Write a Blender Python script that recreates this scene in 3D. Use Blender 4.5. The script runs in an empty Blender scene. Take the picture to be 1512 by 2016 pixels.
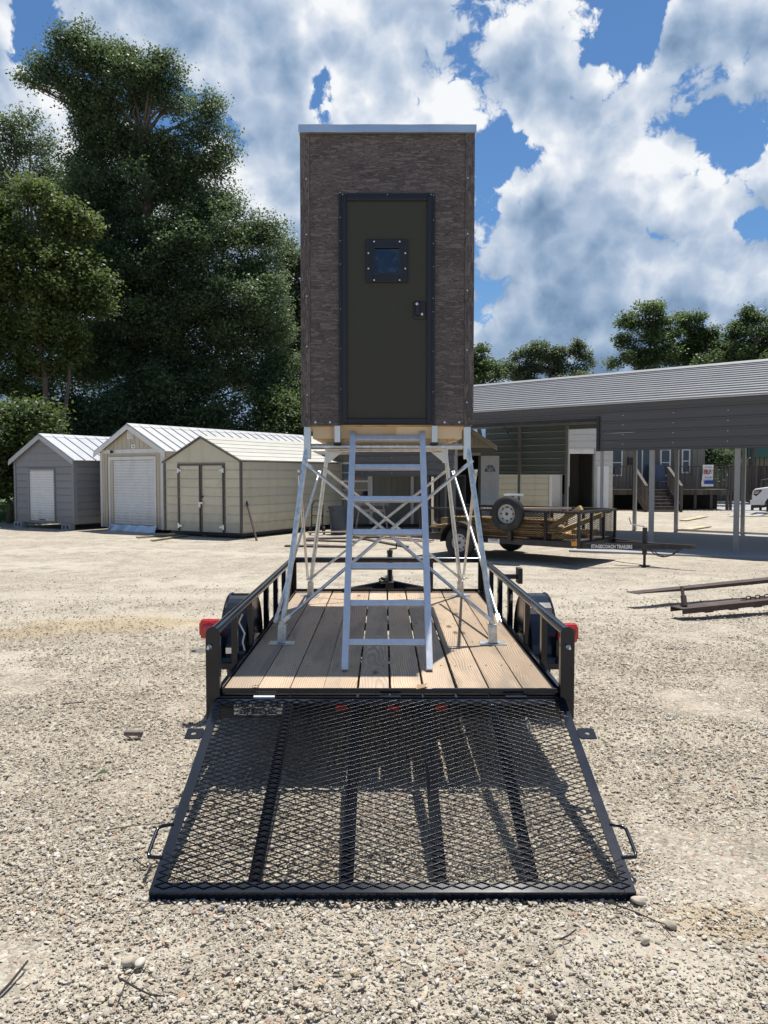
import bpy, math, random
import numpy as np
from mathutils import Vector, Matrix
R = math.radians
scn = bpy.context.scene
random.seed(7)
rng = np.random.default_rng(7)

# ------------------------------------------------------------------ camera
F_PX, CAM_H = 1514.0, 1.74
PITCH = math.atan(73 / F_PX)
cd = bpy.data.cameras.new('camera')
cd.sensor_fit = 'AUTO'; cd.sensor_width = 36.0
cd.lens = F_PX / 2016 * 36.0
cd.clip_start = 0.05; cd.clip_end = 2000
cam = bpy.data.objects.new('camera', cd)
scn.collection.objects.link(cam)
cam.location = (0, 0, CAM_H)
cam.rotation_euler = (math.pi / 2 - PITCH, 0, 0)
scn.camera = cam


def ray(px, py):
    """direction in the world of a point of the photograph (1512 x 2016)"""
    u, v = (px - 756) / F_PX, (1008 - py) / F_PX
    c, s = math.cos(PITCH), math.sin(PITCH)
    return (u, c + v * s, v * c - s)


def P(px, py, Y):
    r = ray(px, py); t = Y / r[1]
    return Vector((r[0] * t, Y, CAM_H + r[2] * t))


def G(px, py, z=0.0):
    r = ray(px, py); t = (z - CAM_H) / r[2]
    return Vector((r[0] * t, r[1] * t, z))


# ------------------------------------------------------------------ node helper
def N(nt, typ, ins=None, **attrs):
    n = nt.nodes.new(typ)
    for k, v in attrs.items():
        setattr(n, k, v)
    for k, v in (ins or {}).items():
        s = n.inputs[k]
        if isinstance(v, bpy.types.NodeSocket):
            nt.links.new(v, s)
        else:
            s.default_value = v
    return n


def MATH(nt, op, a, b=0.0, c=0.0, clamp=False):
    n = nt.nodes.new('ShaderNodeMath'); n.operation = op; n.use_clamp = clamp
    for i, v in enumerate((a, b, c)):
        if isinstance(v, bpy.types.NodeSocket):
            nt.links.new(v, n.inputs[i])
        else:
            n.inputs[i].default_value = v
    return n.outputs[0]


def VM(nt, op, a, b=(0, 0, 0)):
    n = nt.nodes.new('ShaderNodeVectorMath'); n.operation = op
    for i, v in enumerate((a, b)):
        if isinstance(v, bpy.types.NodeSocket):
            nt.links.new(v, n.inputs[i])
        else:
            n.inputs[i].default_value = v
    return n.outputs['Value'] if op in ('DISTANCE', 'LENGTH', 'DOT_PRODUCT') else n.outputs[0]


def MIX(nt, f, a, b, mode='MIX'):
    n = nt.nodes.new('ShaderNodeMix'); n.data_type = 'RGBA'; n.blend_type = mode
    for k_, v in ((0, f), (6, a), (7, b)):
        s = n.inputs[k_]
        if isinstance(v, bpy.types.NodeSocket):
            nt.links.new(v, s)
        elif k_ == 0:
            s.default_value = v
        else:
            s.default_value = (*v, 1) if len(v) == 3 else v
    return n.outputs[2]


def SS(nt, v, lo, hi, to0=0.0, to1=1.0):
    n = nt.nodes.new('ShaderNodeMapRange'); n.interpolation_type = 'SMOOTHSTEP'
    nt.links.new(v, n.inputs[0])
    for i, x in enumerate((lo, hi, to0, to1)):
        n.inputs[i + 1].default_value = x
    return n.outputs[0]


def RAMP(nt, f, stops):
    n = nt.nodes.new('ShaderNodeValToRGB')
    nt.links.new(f, n.inputs[0])
    el = n.color_ramp.elements
    while len(el) > 1:
        el.remove(el[0])
    el[0].position = stops[0][0]; el[0].color = (*stops[0][1], 1)
    for p, c in stops[1:]:
        e = el.new(p); e.color = (*c, 1)
    return n.outputs[0]


# ------------------------------------------------------------------ sun, sky, exposure
SUN_DIR = Vector((0.2, 0.46, 1.61)).normalized()
sun = bpy.data.lights.new('sun', 'SUN'); sun.energy = 5.0; sun.angle = R(0.53); sun.color = (1.0, 0.955, 0.895)
so = bpy.data.objects.new('sun', sun); scn.collection.objects.link(so)
so.rotation_euler = (-SUN_DIR).to_track_quat('-Z', 'Y').to_euler()

SKY_STRENGTH = 0.08
w = bpy.data.worlds.new('World'); scn.world = w; w.use_nodes = True
nt = w.node_tree; nt.nodes.clear()


def cloud_noise(det, vdet):
    """billowy cloud field over the sky, laid out on a stereographic chart of the directions"""
    g = bpy.data.node_groups.new('cloud_noise', 'ShaderNodeTree')
    g.interface.new_socket('Vector', in_out='INPUT', socket_type='NodeSocketVector')
    g.interface.new_socket('Density', in_out='OUTPUT', socket_type='NodeSocketFloat')
    gi = g.nodes.new('NodeGroupInput'); go = g.nodes.new('NodeGroupOutput')
    wn = N(g, 'ShaderNodeTexNoise', {'Vector': gi.outputs[0], 'Scale': 22.0, 'Detail': 4.0, 'Roughness': .6}, noise_dimensions='2D')
    V2 = N(g, 'ShaderNodeVectorMath', {0: wn.outputs['Color'], 1: (.026, .026, 0), 2: gi.outputs[0]}, operation='MULTIPLY_ADD').outputs[0]
    big = N(g, 'ShaderNodeTexNoise', {'Vector': V2, 'Scale': 5.6, 'Detail': det, 'Roughness': 0.52}, noise_dimensions='2D')
    vor = N(g, 'ShaderNodeTexVoronoi', {'Vector': V2, 'Scale': 12.0, 'Detail': vdet, 'Roughness': 0.62, 'Lacunarity': 2.3}, feature='F1', voronoi_dimensions='2D')
    d = MATH(g, 'ADD', big.outputs['Fac'], MATH(g, 'MULTIPLY', MATH(g, 'SUBTRACT', 0.42, vor.outputs['Distance']), 0.34))
    g.links.new(d, go.inputs[0])
    return g


def chart(v):
    return (v[0] / (1 + v[1]), v[2] / (1 + v[1]), 0.0)


cg = cloud_noise(8.0, 5.0); cgs = cloud_noise(4.0, 2.0)
tc = N(nt, 'ShaderNodeTexCoord')
V = tc.outputs['Generated']
xyz = N(nt, 'ShaderNodeSeparateXYZ', {0: V}).outputs
den_ = MATH(nt, 'MAXIMUM', MATH(nt, 'ADD', xyz[1], 1.0), .01)
UV = N(nt, 'ShaderNodeCombineXYZ', {0: MATH(nt, 'DIVIDE', xyz[0], den_), 1: MATH(nt, 'DIVIDE', xyz[2], den_)}).outputs[0]
g1 = N(nt, 'ShaderNodeGroup', node_tree=cg); nt.links.new(UV, g1.inputs[0])
g2 = N(nt, 'ShaderNodeGroup', node_tree=cgs); nt.links.new(VM(nt, 'ADD', UV, (.005, .018, 0)), g2.inputs[0])
g3 = N(nt, 'ShaderNodeGroup', node_tree=cgs); nt.links.new(UV, g3.inputs[0])
raw, raw2 = g1.outputs[0], g2.outputs[0]
# where the blue shows and where the cloud towers stand (directions in the sky)
den = MATH(nt, 'ADD', raw, MATH(nt, 'ADD', SS(nt, xyz[2], 0.02, 0.30, 0.10, 0.0), 0.315))
wb_ = N(nt, 'ShaderNodeTexNoise', {'Vector': UV, 'Scale': 13.0, 'Detail': 4.0}, noise_dimensions='2D')
UVW = N(nt, 'ShaderNodeVectorMath', {0: VM(nt, 'SUBTRACT', wb_.outputs['Color'], (.5, .5, .5)), 1: (.09, .09, 0), 2: UV}, operation='MULTIPLY_ADD').outputs[0]
for px, py, r, amp in [(1235, 55, 130, -.28), (1170, 110, 80, -.10), (1290, 110, 70, -.08), (975, 285, 75, -.30), (1045, 345, 48, -.22), (665, 200, 65, -.36), (735, 215, 48, -.12), (930, 340, 60, -.2), (570, 25, 50, -.16),
                       (1412, 262, 45, -.26), (1500, 440, 52, -.26), (1490, 110, 55, -.14), (75, 20, 100, -.24), (130, 110, 70, -.10), (760, 190, 45, .08), (1010, 170, 110, .12), (1250, 260, 130, .12), (1195, 100, 26, .12),
                       (1330, 420, 170, .06), (1100, 520, 220, .08), (560, 330, 160, .05), (420, 80, 240, .06), (880, 90, 170, .22), (1060, 150, 110, .24), (1110, 340, 100, .20), (760, 60, 120, .16), (1390, 50, 80, .12), (1330, 200, 100, .14), (830, 200, 60, .12), (480, 160, 200, .12), (350, 60, 160, .10), (1080, 250, 60, .1), (1385, 60, 70, .18), (1250, 650, 260, .06), (30, 160, 110, .08)]:
    dist = VM(nt, 'DISTANCE', UVW, chart(Vector(ray(px, py)).normalized()))
    den = MATH(nt, 'ADD', den, SS(nt, dist, 0.0, r / F_PX * .62, amp, 0.0))
den = MATH(nt, 'ADD', den, SS(nt, xyz[1], 0.25, 0.72, -0.26, 0.0))
mask = SS(nt, den, 0.44, 0.525)
relief = MATH(nt, 'MULTIPLY', MATH(nt, 'SUBTRACT', MATH(nt, 'MULTIPLY_ADD', raw, .22, MATH(nt, 'MULTIPLY', g3.outputs[0], .78)), raw2), 2.3)
thick = SS(nt, den, 0.54, 0.86, 0.0, .30)
lowg = SS(nt, xyz[2], 0.06, 0.42, 0.42, 0.0)               # undersides towards the horizon are greyer
lit = MATH(nt, 'ADD', MATH(nt, 'SUBTRACT', MATH(nt, 'SUBTRACT', relief, thick), lowg), 0.80, clamp=True)
k = 10.0
ccol = RAMP(nt, lit, [(0.0, (.16, .255, .41)), (0.25, (.27, .385, .55)), (0.55, (.45, .55, .70)), (0.82, (.70, .76, .85)), (1.0, (.92, .94, .96))])
ccol = VM(nt, 'MULTIPLY', ccol, (k, k, k))
sky = N(nt, 'ShaderNodeTexSky', sky_type='NISHITA', sun_disc=False)
sky.sun_elevation = math.asin(SUN_DIR.z); sky.sun_rotation = math.atan2(SUN_DIR.x, SUN_DIR.y)
sky.altitude = 0; sky.air_density = 1.0; sky.dust_density = 0.3; sky.ozone_density = 1.6
clear = VM(nt, 'MULTIPLY', sky.outputs[0], (.60, .86, 1.08))
clear = MIX(nt, SS(nt, xyz[2], -.02, 0.26, .85, 0.0), clear, (.36 * k, .49 * k, .66 * k))
col = MIX(nt, mask, clear, ccol)
bg = N(nt, 'ShaderNodeBackground', {'Color': col, 'Strength': SKY_STRENGTH})
wo = N(nt, 'ShaderNodeOutputWorld', {'Surface': bg.outputs[0]})

vs = scn.view_settings
scn.display_settings.display_device = 'sRGB'
vs.view_transform = 'Standard'; vs.look = 'None'; vs.exposure = 0.34; vs.gamma = 1.0; vs.use_curve_mapping = False
scn.render.engine = 'CYCLES'
scn.cycles.use_denoising = True
scn.cycles.max_bounces = 7; scn.cycles.diffuse_bounces = 4; scn.cycles.glossy_bounces = 3
scn.cycles.transmission_bounces = 4; scn.cycles.transparent_max_bounces = 6
scn.cycles.sample_clamp_indirect = 6.0


# ------------------------------------------------------------------ materials
def new_mat(name):
    m = bpy.data.materials.new(name); m.use_nodes = True
    t = m.node_tree; t.nodes.clear()
    o = N(t, 'ShaderNodeOutputMaterial')
    b = N(t, 'ShaderNodeBsdfPrincipled')
    t.links.new(b.outputs[0], o.inputs[0])
    return m, t, b, o


def mat(name, col, rough=.6, metal=0.0, var=.12, vs_=6.0, bump=0.0, bs=60.0, spec=.5, coat=0.0, rnd=0.05, stretch=(1, 1, 1), dirt=None, dirt_amt=.5, dirt_scale=2.0, splash=None):
    m, t, b, o = new_mat(name)
    tcn = N(t, 'ShaderNodeTexCoord'); oi = N(t, 'ShaderNodeObjectInfo')
    mp = N(t, 'ShaderNodeMapping', {'Vector': tcn.outputs['Object'], 'Scale': stretch})
    off = N(t, 'ShaderNodeVectorMath', {0: mp.outputs[0]}, operation='ADD')
    cmb = N(t, 'ShaderNodeCombineXYZ', {0: MATH(t, 'MULTIPLY', oi.outputs['Random'], 37.0), 1: MATH(t, 'MULTIPLY', oi.outputs['Random'], 91.0)})
    t.links.new(cmb.outputs[0], off.inputs[1])
    nz = N(t, 'ShaderNodeTexNoise', {'Vector': off.outputs[0], 'Scale': vs_, 'Detail': 6.0, 'Roughness': .6})
    f = MATH(t, 'MULTIPLY_ADD', MATH(t, 'SUBTRACT', nz.outputs[0], 0.5), 2.6 * var, 1.0)
    f = MATH(t, 'ADD', f, MATH(t, 'MULTIPLY', MATH(t, 'SUBTRACT', oi.outputs['Random'], .5), 2 * rnd))
    vmul = N(t, 'ShaderNodeCombineXYZ', {0: f, 1: f, 2: f})
    c = VM(t, 'MULTIPLY', tuple(col), vmul.outputs[0])
    if dirt:
        dn = N(t, 'ShaderNodeTexNoise', {'Vector': off.outputs[0], 'Scale': dirt_scale, 'Detail': 8.0, 'Roughness': .65, 'Distortion': .6})
        c = MIX(t, MATH(t, 'MULTIPLY', SS(t, dn.outputs[0], .48, .72), dirt_amt), c, dirt)
    if splash:
        zz = N(t, 'ShaderNodeSeparateXYZ', {0: tcn.outputs['Object']}).outputs[2]
        sn = N(t, 'ShaderNodeTexNoise', {'Vector': tcn.outputs['Object'], 'Scale': 5.0, 'Detail': 7.0, 'Roughness': .7})
        zf = SS(t, MATH(t, 'MULTIPLY_ADD', MATH(t, 'SUBTRACT', sn.outputs[0], .5), -1.1, zz), .12, .75, .75, 0.0)
        c = MIX(t, zf, c, splash)
        st_ = N(t, 'ShaderNodeTexNoise', {'Vector': VM(t, 'MULTIPLY', tcn.outputs['Object'], (4.0, 4.0, .5)), 'Scale': 1.0, 'Detail': 4.0})
        c = MIX(t, SS(t, st_.outputs[0], .5, .8, 0.0, .25), c, tuple(x * .8 for x in splash))
    t.links.new(c, b.inputs['Base Color'])
    b.inputs['Metallic'].default_value = metal
    b.inputs['Specular IOR Level'].default_value = spec
    b.inputs['Coat Weight'].default_value = coat
    rr = MATH(t, 'MULTIPLY_ADD', MATH(t, 'SUBTRACT', nz.outputs[0], .5), .4 * rough, rough, clamp=True)
    t.links.new(rr, b.inputs['Roughness'])
    if bump:
        bn = N(t, 'ShaderNodeTexNoise', {'Vector': off.outputs[0], 'Scale': bs, 'Detail': 4.0})
        bp = N(t, 'ShaderNodeBump', {'Height': bn.outputs[0], 'Strength': bump, 'Distance': .01})
        t.links.new(bp.outputs[0], b.inputs['Normal'])
    return m


def wood_mat(name, light, dark, ring=.014, axis='Y', grey=None, grey_amt=.0, rough=.75, knots=True):
    """flat-sawn softwood: rings about a pith that wanders under the board"""
    m, t, b, o = new_mat(name)
    tcn = N(t, 'ShaderNodeTexCoord'); oi = N(t, 'ShaderNodeObjectInfo')
    sp = N(t, 'ShaderNodeSeparateXYZ', {0: tcn.outputs['Object']})
    if axis == 'Y':
        a, l, z = sp.outputs[0], sp.outputs[1], sp.outputs[2]
    else:
        a, l, z = sp.outputs[1], sp.outputs[0], sp.outputs[2]
    rnd = oi.outputs['Random']
    geo = N(t, 'ShaderNodeObjectInfo')
    lo = MATH(t, 'ADD', l, MATH(t, 'MULTIPLY', rnd, 83.0))
    low = N(t, 'ShaderNodeCombineXYZ', {0: MATH(t, 'MULTIPLY', lo, .62), 1: MATH(t, 'MULTIPLY', a, 1.6), 2: MATH(t, 'MULTIPLY', rnd, 9.0)})
    n1 = N(t, 'ShaderNodeTexNoise', {'Vector': low.outputs[0], 'Scale': 1.0, 'Detail': 2.0})
    sep = N(t, 'ShaderNodeSeparateColor', {0: n1.outputs['Color']})
    pa = MATH(t, 'MULTIPLY_ADD', MATH(t, 'SUBTRACT', sep.outputs[0], .5), .28, a)
    pa = MATH(t, 'ADD', pa, MATH(t, 'MULTIPLY', MATH(t, 'SUBTRACT', rnd, .5), .12))
    pz = MATH(t, 'MULTIPLY_ADD', MATH(t, 'SUBTRACT', sep.outputs[1], .5), .36, .06)
    r = MATH(t, 'SQRT', MATH(t, 'ADD', MATH(t, 'MULTIPLY', pa, pa), MATH(t, 'MULTIPLY', pz, pz)))
    fine = N(t, 'ShaderNodeTexNoise', {'Vector': N(t, 'ShaderNodeCombineXYZ', {0: MATH(t, 'MULTIPLY', lo, 2.2), 1: MATH(t, 'MULTIPLY', a, 75.0), 2: rnd}).outputs[0], 'Scale': 1.0, 'Detail': 5.0})
    r = MATH(t, 'MULTIPLY_ADD', MATH(t, 'SUBTRACT', fine.outputs[0], .5), ring * .5, r)
    fr = MATH(t, 'FRACT', MATH(t, 'DIVIDE', r, ring))
    late = SS(t, fr, .35, .92)
    edge = SS(t, fr, .96, 1.0, 1.0, 0.0)
    late = MATH(t, 'MULTIPLY', late, edge)
    c = MIX(t, MATH(t, 'MULTIPLY', late, .9), light, dark)
    blot = N(t, 'ShaderNodeTexNoise', {'Vector': low.outputs[0], 'Scale': 2.1, 'Detail': 5.0})
    c = MIX(t, SS(t, blot.outputs[0], .38, .72, 0.0, .75), c, tuple(x * .62 for x in light))
    if grey:
        c = MIX(t, MATH(t, 'MULTIPLY', SS(t, fine.outputs[0], .35, .7), grey_amt), c, grey)
    stn = N(t, 'ShaderNodeTexNoise', {'Vector': N(t, 'ShaderNodeCombineXYZ', {0: MATH(t, 'MULTIPLY', lo, 1.1), 1: MATH(t, 'MULTIPLY', a, 7.0), 2: MATH(t, 'MULTIPLY', rnd, 17.0)}).outputs[0], 'Scale': 1.0, 'Detail': 6.0, 'Roughness': .65})
    c = MIX(t, MATH(t, 'MULTIPLY', SS(t, stn.outputs[0], .46, .66), .48), c, tuple(x * .5 for x in (grey or dark)))
    if knots:
        kv = N(t, 'ShaderNodeTexVoronoi', {'Vector': N(t, 'ShaderNodeCombineXYZ', {0: MATH(t, 'MULTIPLY', lo, 1.5), 1: MATH(t, 'MULTIPLY', a, 4.5), 2: MATH(t, 'MULTIPLY', rnd, 30.)}).outputs[0], 'Scale': 1.0})
        c = MIX(t, SS(t, kv.outputs['Distance'], .05, .13, .85, 0.0), c, tuple(x * .30 for x in dark))
    br = MATH(t, 'MULTIPLY_ADD', rnd, .5, .74)
    if grey:
        c = MIX(t, MATH(t, 'MULTIPLY', MATH(t, 'FRACT', MATH(t, 'MULTIPLY', rnd, 7.3)), .55), c, VM(t, 'MULTIPLY', c, (.90, .98, 1.10)))
    c = VM(t, 'MULTIPLY', c, N(t, 'ShaderNodeCombineXYZ', {0: br, 1: br, 2: br}).outputs[0])
    t.links.new(c, b.inputs['Base Color'])
    b.inputs['Roughness'].default_value = rough
    b.inputs['Specular IOR Level'].default_value = .25
    bp = N(t, 'ShaderNodeBump', {'Height': MATH(t, 'ADD', late, fine.outputs[0]), 'Strength': .25, 'Distance': .004})
    t.links.new(bp.outputs[0], b.inputs['Normal'])
    return m


def camo_mat(name, vertical=False):
    m, t, b, o = new_mat(name)
    tcn = N(t, 'ShaderNodeTexCoord')
    sp = N(t, 'ShaderNodeSeparateXYZ', {0: tcn.outputs['Object']})
    h = MATH(t, 'ADD', sp.outputs[0], MATH(t, 'MULTIPLY', sp.outputs[1], .83))
    vtx = sp.outputs[2]
    if vertical:
        h, vtx = vtx, h
    lo = N(t, 'ShaderNodeCombineXYZ', {0: MATH(t, 'MULTIPLY', h, 10.0), 1: MATH(t, 'MULTIPLY', vtx, 54.0)}).outputs[0]
    n1 = N(t, 'ShaderNodeTexNoise', {'Vector': lo, 'Scale': 1.0, 'Detail': 3.0, 'Roughness': .5, 'Distortion': .9})
    n2 = N(t, 'ShaderNodeTexNoise', {'Vector': VM(t, 'ADD', lo, (7, 3, 2)), 'Scale': 1.6, 'Detail': 4.0, 'Distortion': 1.4})
    big = N(t, 'ShaderNodeTexNoise', {'Vector': N(t, 'ShaderNodeCombineXYZ', {0: MATH(t, 'MULTIPLY', h, 3.0), 1: MATH(t, 'MULTIPLY', vtx, 9.0), 2: 5.0}).outputs[0], 'Scale': 1.0, 'Detail': 3.0})
    base = RAMP(t, big.outputs[0], [(.35, (.098, .080, .075)), (.5, (.122, .101, .094)), (.65, (.155, .130, .120))])
    streak = SS(t, n1.outputs[0], .535, .565)
    c = MIX(t, MATH(t, 'MULTIPLY', streak, .95), base, (.185, .154, .140))
    ln = MATH(t, 'ABSOLUTE', MATH(t, 'SUBTRACT', n1.outputs[0], .51))
    c = MIX(t, SS(t, ln, 0.010, .030, .75, 0.0), c, (.042, .035, .033))
    l2 = MATH(t, 'ABSOLUTE', MATH(t, 'SUBTRACT', n2.outputs[0], .47))
    c = MIX(t, SS(t, l2, .010, .03, .8, 0.0), c, (.036, .030, .028))
    t.links.new(c, b.inputs['Base Color'])
    b.inputs['Roughness'].default_value = .55
    b.inputs['Specular IOR Level'].default_value = .3
    return m


def leaf_mat(name, c1, c2, sheen=.42, trans=.35):
    m, t, b, o = new_mat(name)
    at = N(t, 'ShaderNodeAttribute', attribute_name='tone')
    geo = N(t, 'ShaderNodeNewGeometry')
    c = MIX(t, at.outputs['Fac'], c1, c2)
    t.links.new(c, b.inputs['Base Color'])
    b.inputs['Roughness'].default_value = sheen
    b.inputs['Specular IOR Level'].default_value = .5
    tr = N(t, 'ShaderNodeBsdfTranslucent', {'Color': MIX(t, .4, c, (.20, .27, .07))})
    mx = N(t, 'ShaderNodeMixShader', {0: trans, 1: b.outputs[0], 2: tr.outputs[0]})
    t.links.new(mx.outputs[0], o.inputs[0])
    return m


def text_free_metal(name, col, rough, streak=(1, 1, 1), var=.2, vsc=9.0):
    return mat(name, col, rough, 1.0, var=var, vs_=vsc, stretch=streak, bump=.05, bs=30)


def ground_mat():
    m, t, b, o = new_mat('gravel_ground')
    tcn = N(t, 'ShaderNodeTexCoord'); pos = tcn.outputs['Object']
    wob = N(t, 'ShaderNodeTexNoise', {'Vector': pos, 'Scale': 30.0, 'Detail': 2.0})
    pw = N(t, 'ShaderNodeVectorMath', {0: wob.outputs['Color']}, operation='SCALE'); pw.inputs['Scale'].default_value = .02
    p2 = VM(t, 'ADD', pos, pw.outputs[0])
    v1 = N(t, 'ShaderNodeTexVoronoi', {'Vector': p2, 'Scale': 88.0, 'Randomness': 1.0})
    v2 = N(t, 'ShaderNodeTexVoronoi', {'Vector': p2, 'Scale': 36.0, 'Randomness': 1.0})
    s1 = N(t, 'ShaderNodeSeparateColor', {0: v1.outputs['Color']})
    s2 = N(t, 'ShaderNodeSeparateColor', {0: v2.outputs['Color']})
    tones = [(0.0, (.21, .182, .14)), (.2, (.325, .282, .215)), (.5, (.42, .37, .288)), (.82, (.49, .445, .36)), (.93, (.53, .495, .435)), (.97, (.42, .26, .17))]
    c1 = RAMP(t, s1.outputs[0], tones)
    c2 = RAMP(t, s2.outputs[1], tones)
    use2 = SS(t, s2.outputs[0], .62, .66)
    stones = MIX(t, use2, c1, c2)
    h = MIX(t, use2, v1.outputs['Distance'], v2.outputs['Distance'])
    # sandy, driven-over places and darker coarse places
    mp = N(t, 'ShaderNodeMapping', {'Vector': pos, 'Scale': (.22, .55, 1)})
    big = N(t, 'ShaderNodeTexNoise', {'Vector': mp.outputs[0], 'Scale': 1.0, 'Detail': 6.0, 'Roughness': .62})
    med = N(t, 'ShaderNodeTexNoise', {'Vector': pos, 'Scale': 2.4, 'Detail': 6.0, 'Roughness': .65})
    sandf = SS(t, MATH(t, 'MULTIPLY_ADD', med.outputs[0], .5, MATH(t, 'MULTIPLY', big.outputs[0], .75)), .56, .76)
    sxy = N(t, 'ShaderNodeSeparateXYZ', {0: pos}).outputs
    lane = MATH(t, 'SUBTRACT', sxy[1], MATH(t, 'MULTIPLY_ADD', MATH(t, 'MULTIPLY', sxy[0], sxy[0]), .012, MATH(t, 'MULTIPLY_ADD', sxy[0], .10, 9.6)))
    lane = MATH(t, 'ABSOLUTE', MATH(t, 'SUBTRACT', MATH(t, 'ABSOLUTE', MATH(t, 'SUBTRACT', lane, .8)), .85))
    lane = MATH(t, 'MULTIPLY_ADD', MATH(t, 'SUBTRACT', med.outputs[0], .5), 1.1, lane)
    sandf = MATH(t, 'MAXIMUM', sandf, SS(t, lane, .1, .5, .8, 0.0))
    c = MIX(t, MATH(t, 'MULTIPLY', sandf, .85), stones, (.465, .42, .335))
    # tan clay showing through left of the trailer
    for (cx, cy, rx, ry) in ((-3.1, 9.0, 1.5, .55), (-4.4, 8.5, 1.3, .35), (.9, 2.75, .0, .0), (1.35, 2.95, .42, .16)):
        if rx == 0:
            continue
        q = N(t, 'ShaderNodeMapping', {'Vector': pos, 'Location': (-cx / rx, -cy / ry, 0), 'Scale': (1 / rx, 1 / ry, 0)})
        d = VM(t, 'LENGTH', q.outputs[0])
        d = MATH(t, 'MULTIPLY_ADD', MATH(t, 'SUBTRACT', med.outputs[0], .5), 1.6, d)
        c = MIX(t, SS(t, d, .45, 1.15, .8, 0.0), c, (.42, .33, .205))
    dark = SS(t, med.outputs[0], .3, .52, .80, 1.0)
    c = VM(t, 'MULTIPLY', c, N(t, 'ShaderNodeCombineXYZ', {0: dark, 1: dark, 2: dark}).outputs[0])
    t.links.new(c, b.inputs['Base Color'])
    b.inputs['Roughness'].default_value = .9
    b.inputs['Specular IOR Level'].default_value = .2
    hh = MATH(t, 'MULTIPLY', N(t, 'ShaderNodeRGBToBW', {0: h}).outputs[0], MATH(t, 'MULTIPLY_ADD', sandf, -.6, 1.0))
    bp = N(t, 'ShaderNodeBump', {'Height': hh, 'Strength': .8, 'Distance': .012}, invert=True)
    bp2 = N(t, 'ShaderNodeBump', {'Height': N(t, 'ShaderNodeTexNoise', {'Vector': pos, 'Scale': 7.0, 'Detail': 8.0, 'Roughness': .7}).outputs[0], 'Strength': .55, 'Distance': .05, 'Normal': bp.outputs[0]})
    t.links.new(bp2.outputs[0], b.inputs['Normal'])
    return m


def stone_mat():
    m, t, b, o = new_mat('limestone_gravel')
    oi = N(t, 'ShaderNodeObjectInfo'); tcn = N(t, 'ShaderNodeTexCoord')
    c = RAMP(t, oi.outputs['Random'], [(0, (.28, .24, .18)), (.12, (.33, .285, .215)), (.4, (.42, .368, .285)), (.66, (.495, .442, .352)),
                                       (.86, (.54, .505, .44)), (.93, (.32, .30, .28)), (.955, (.35, .22, .15)), (.98, (.46, .36, .22)), (1.0, (.55, .53, .49))])
    nz = N(t, 'ShaderNodeTexNoise', {'Vector': tcn.outputs['Object'], 'Scale': 2.2, 'Detail': 5.0})
    f = MATH(t, 'MULTIPLY_ADD', MATH(t, 'SUBTRACT', nz.outputs[0], .5), .7, 1.0)
    c = VM(t, 'MULTIPLY', c, N(t, 'ShaderNodeCombineXYZ', {0: f, 1: f, 2: f}).outputs[0])
    t.links.new(c, b.inputs['Base Color'])
    b.inputs['Roughness'].default_value = .85
    b.inputs['Specular IOR Level'].default_value = .25
    bp = N(t, 'ShaderNodeBump', {'Height': nz.outputs[0], 'Strength': .3, 'Distance': .004})
    t.links.new(bp.outputs[0], b.inputs['Normal'])
    return m


M = {}
M['ground'] = ground_mat(); M['stone'] = stone_mat()
M['gloss_black'] = mat('gloss_black_paint', (.005, .008, .015), .15, var=.25, spec=.42, coat=.05, bump=.012, bs=25, dirt=(.08, .07, .06), dirt_amt=.06)
M['mesh_black'] = mat('black_painted_mesh', (.004, .005, .008), .24, var=.2, spec=.22)
M['bar_black'] = mat('black_gate_bar', (.004, .005, .008), .11, var=.1, spec=.2)
M['flat_black'] = mat('flat_black', (.014, .014, .016), .5, dirt=(.12, .10, .08), dirt_amt=.22)
M['old_black'] = mat('weathered_black_paint', (.022, .020, .020), .48, dirt=(.12, .075, .045), dirt_amt=.45, dirt_scale=3)
M['rubber'] = mat('tyre_rubber', (.018, .018, .019), .75, bump=.2, bs=50, dirt=(.12, .11, .09), dirt_amt=.3)
M['rim_white'] = mat('white_wheel_paint', (.44, .44, .43), .45, dirt=(.30, .26, .2), dirt_amt=.4)
M['red_lens'] = mat('red_lens', (.58, .012, .018), .18, spec=.6, coat=.6, var=.3, vs_=25)
M['amber'] = mat('amber_lens', (.75, .26, .02), .25, spec=.6)
M['zinc'] = mat('zinc_bracket', (.66, .68, .68), .35, .9)
M['deck'] = wood_mat('pine_deck_board', (.555, .415, .28), (.29, .185, .105), .014, 'Y', grey=(.38, .33, .265), grey_amt=.35)
M['lumber'] = wood_mat('new_yellow_pine', (.62, .43, .20), (.42, .24, .09), .018, 'X')
M['joist'] = wood_mat('pale_pine_joist', (.72, .56, .36), (.56, .38, .2), .02, 'X')
M['oldwood'] = wood_mat('weathered_deck_wood', (.15, .125, .105), (.075, .06, .05), .02, 'X', knots=False)
M['paleboard'] = wood_mat('pale_scrap_board', (.60, .52, .33), (.45, .36, .2), .02, 'X')
M['camo'] = camo_mat('bark_camo_horizontal'); M['camo_v'] = camo_mat('bark_camo_vertical', True)
M['door_olive'] = mat('dark_olive_door_skin', (.050, .049, .032), .55, var=.18, vs_=120, bump=.12, bs=260, spec=.35)
M['door_black'] = mat('black_door_trim', (.012, .013, .018), .42, var=.1)
M['pane'] = mat('dark_window_pane', (.004, .010, .030), .03, var=.05, spec=.9)
M['flash'] = mat('mill_flashing', (.62, .65, .68), .3, .9, var=.15, vs_=4)
M['galv'] = mat('galvanised_tube', (.62, .64, .64), .36, .92, var=.45, vs_=26, bump=.05, bs=60)
M['alu'] = mat('mill_aluminium', (.78, .79, .80), .50, .74, var=.10, vs_=30, stretch=(1, 1, .15), bump=.04, bs=80)
M['screw'] = mat('zinc_screw', (.75, .75, .74), .4, .6)
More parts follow.
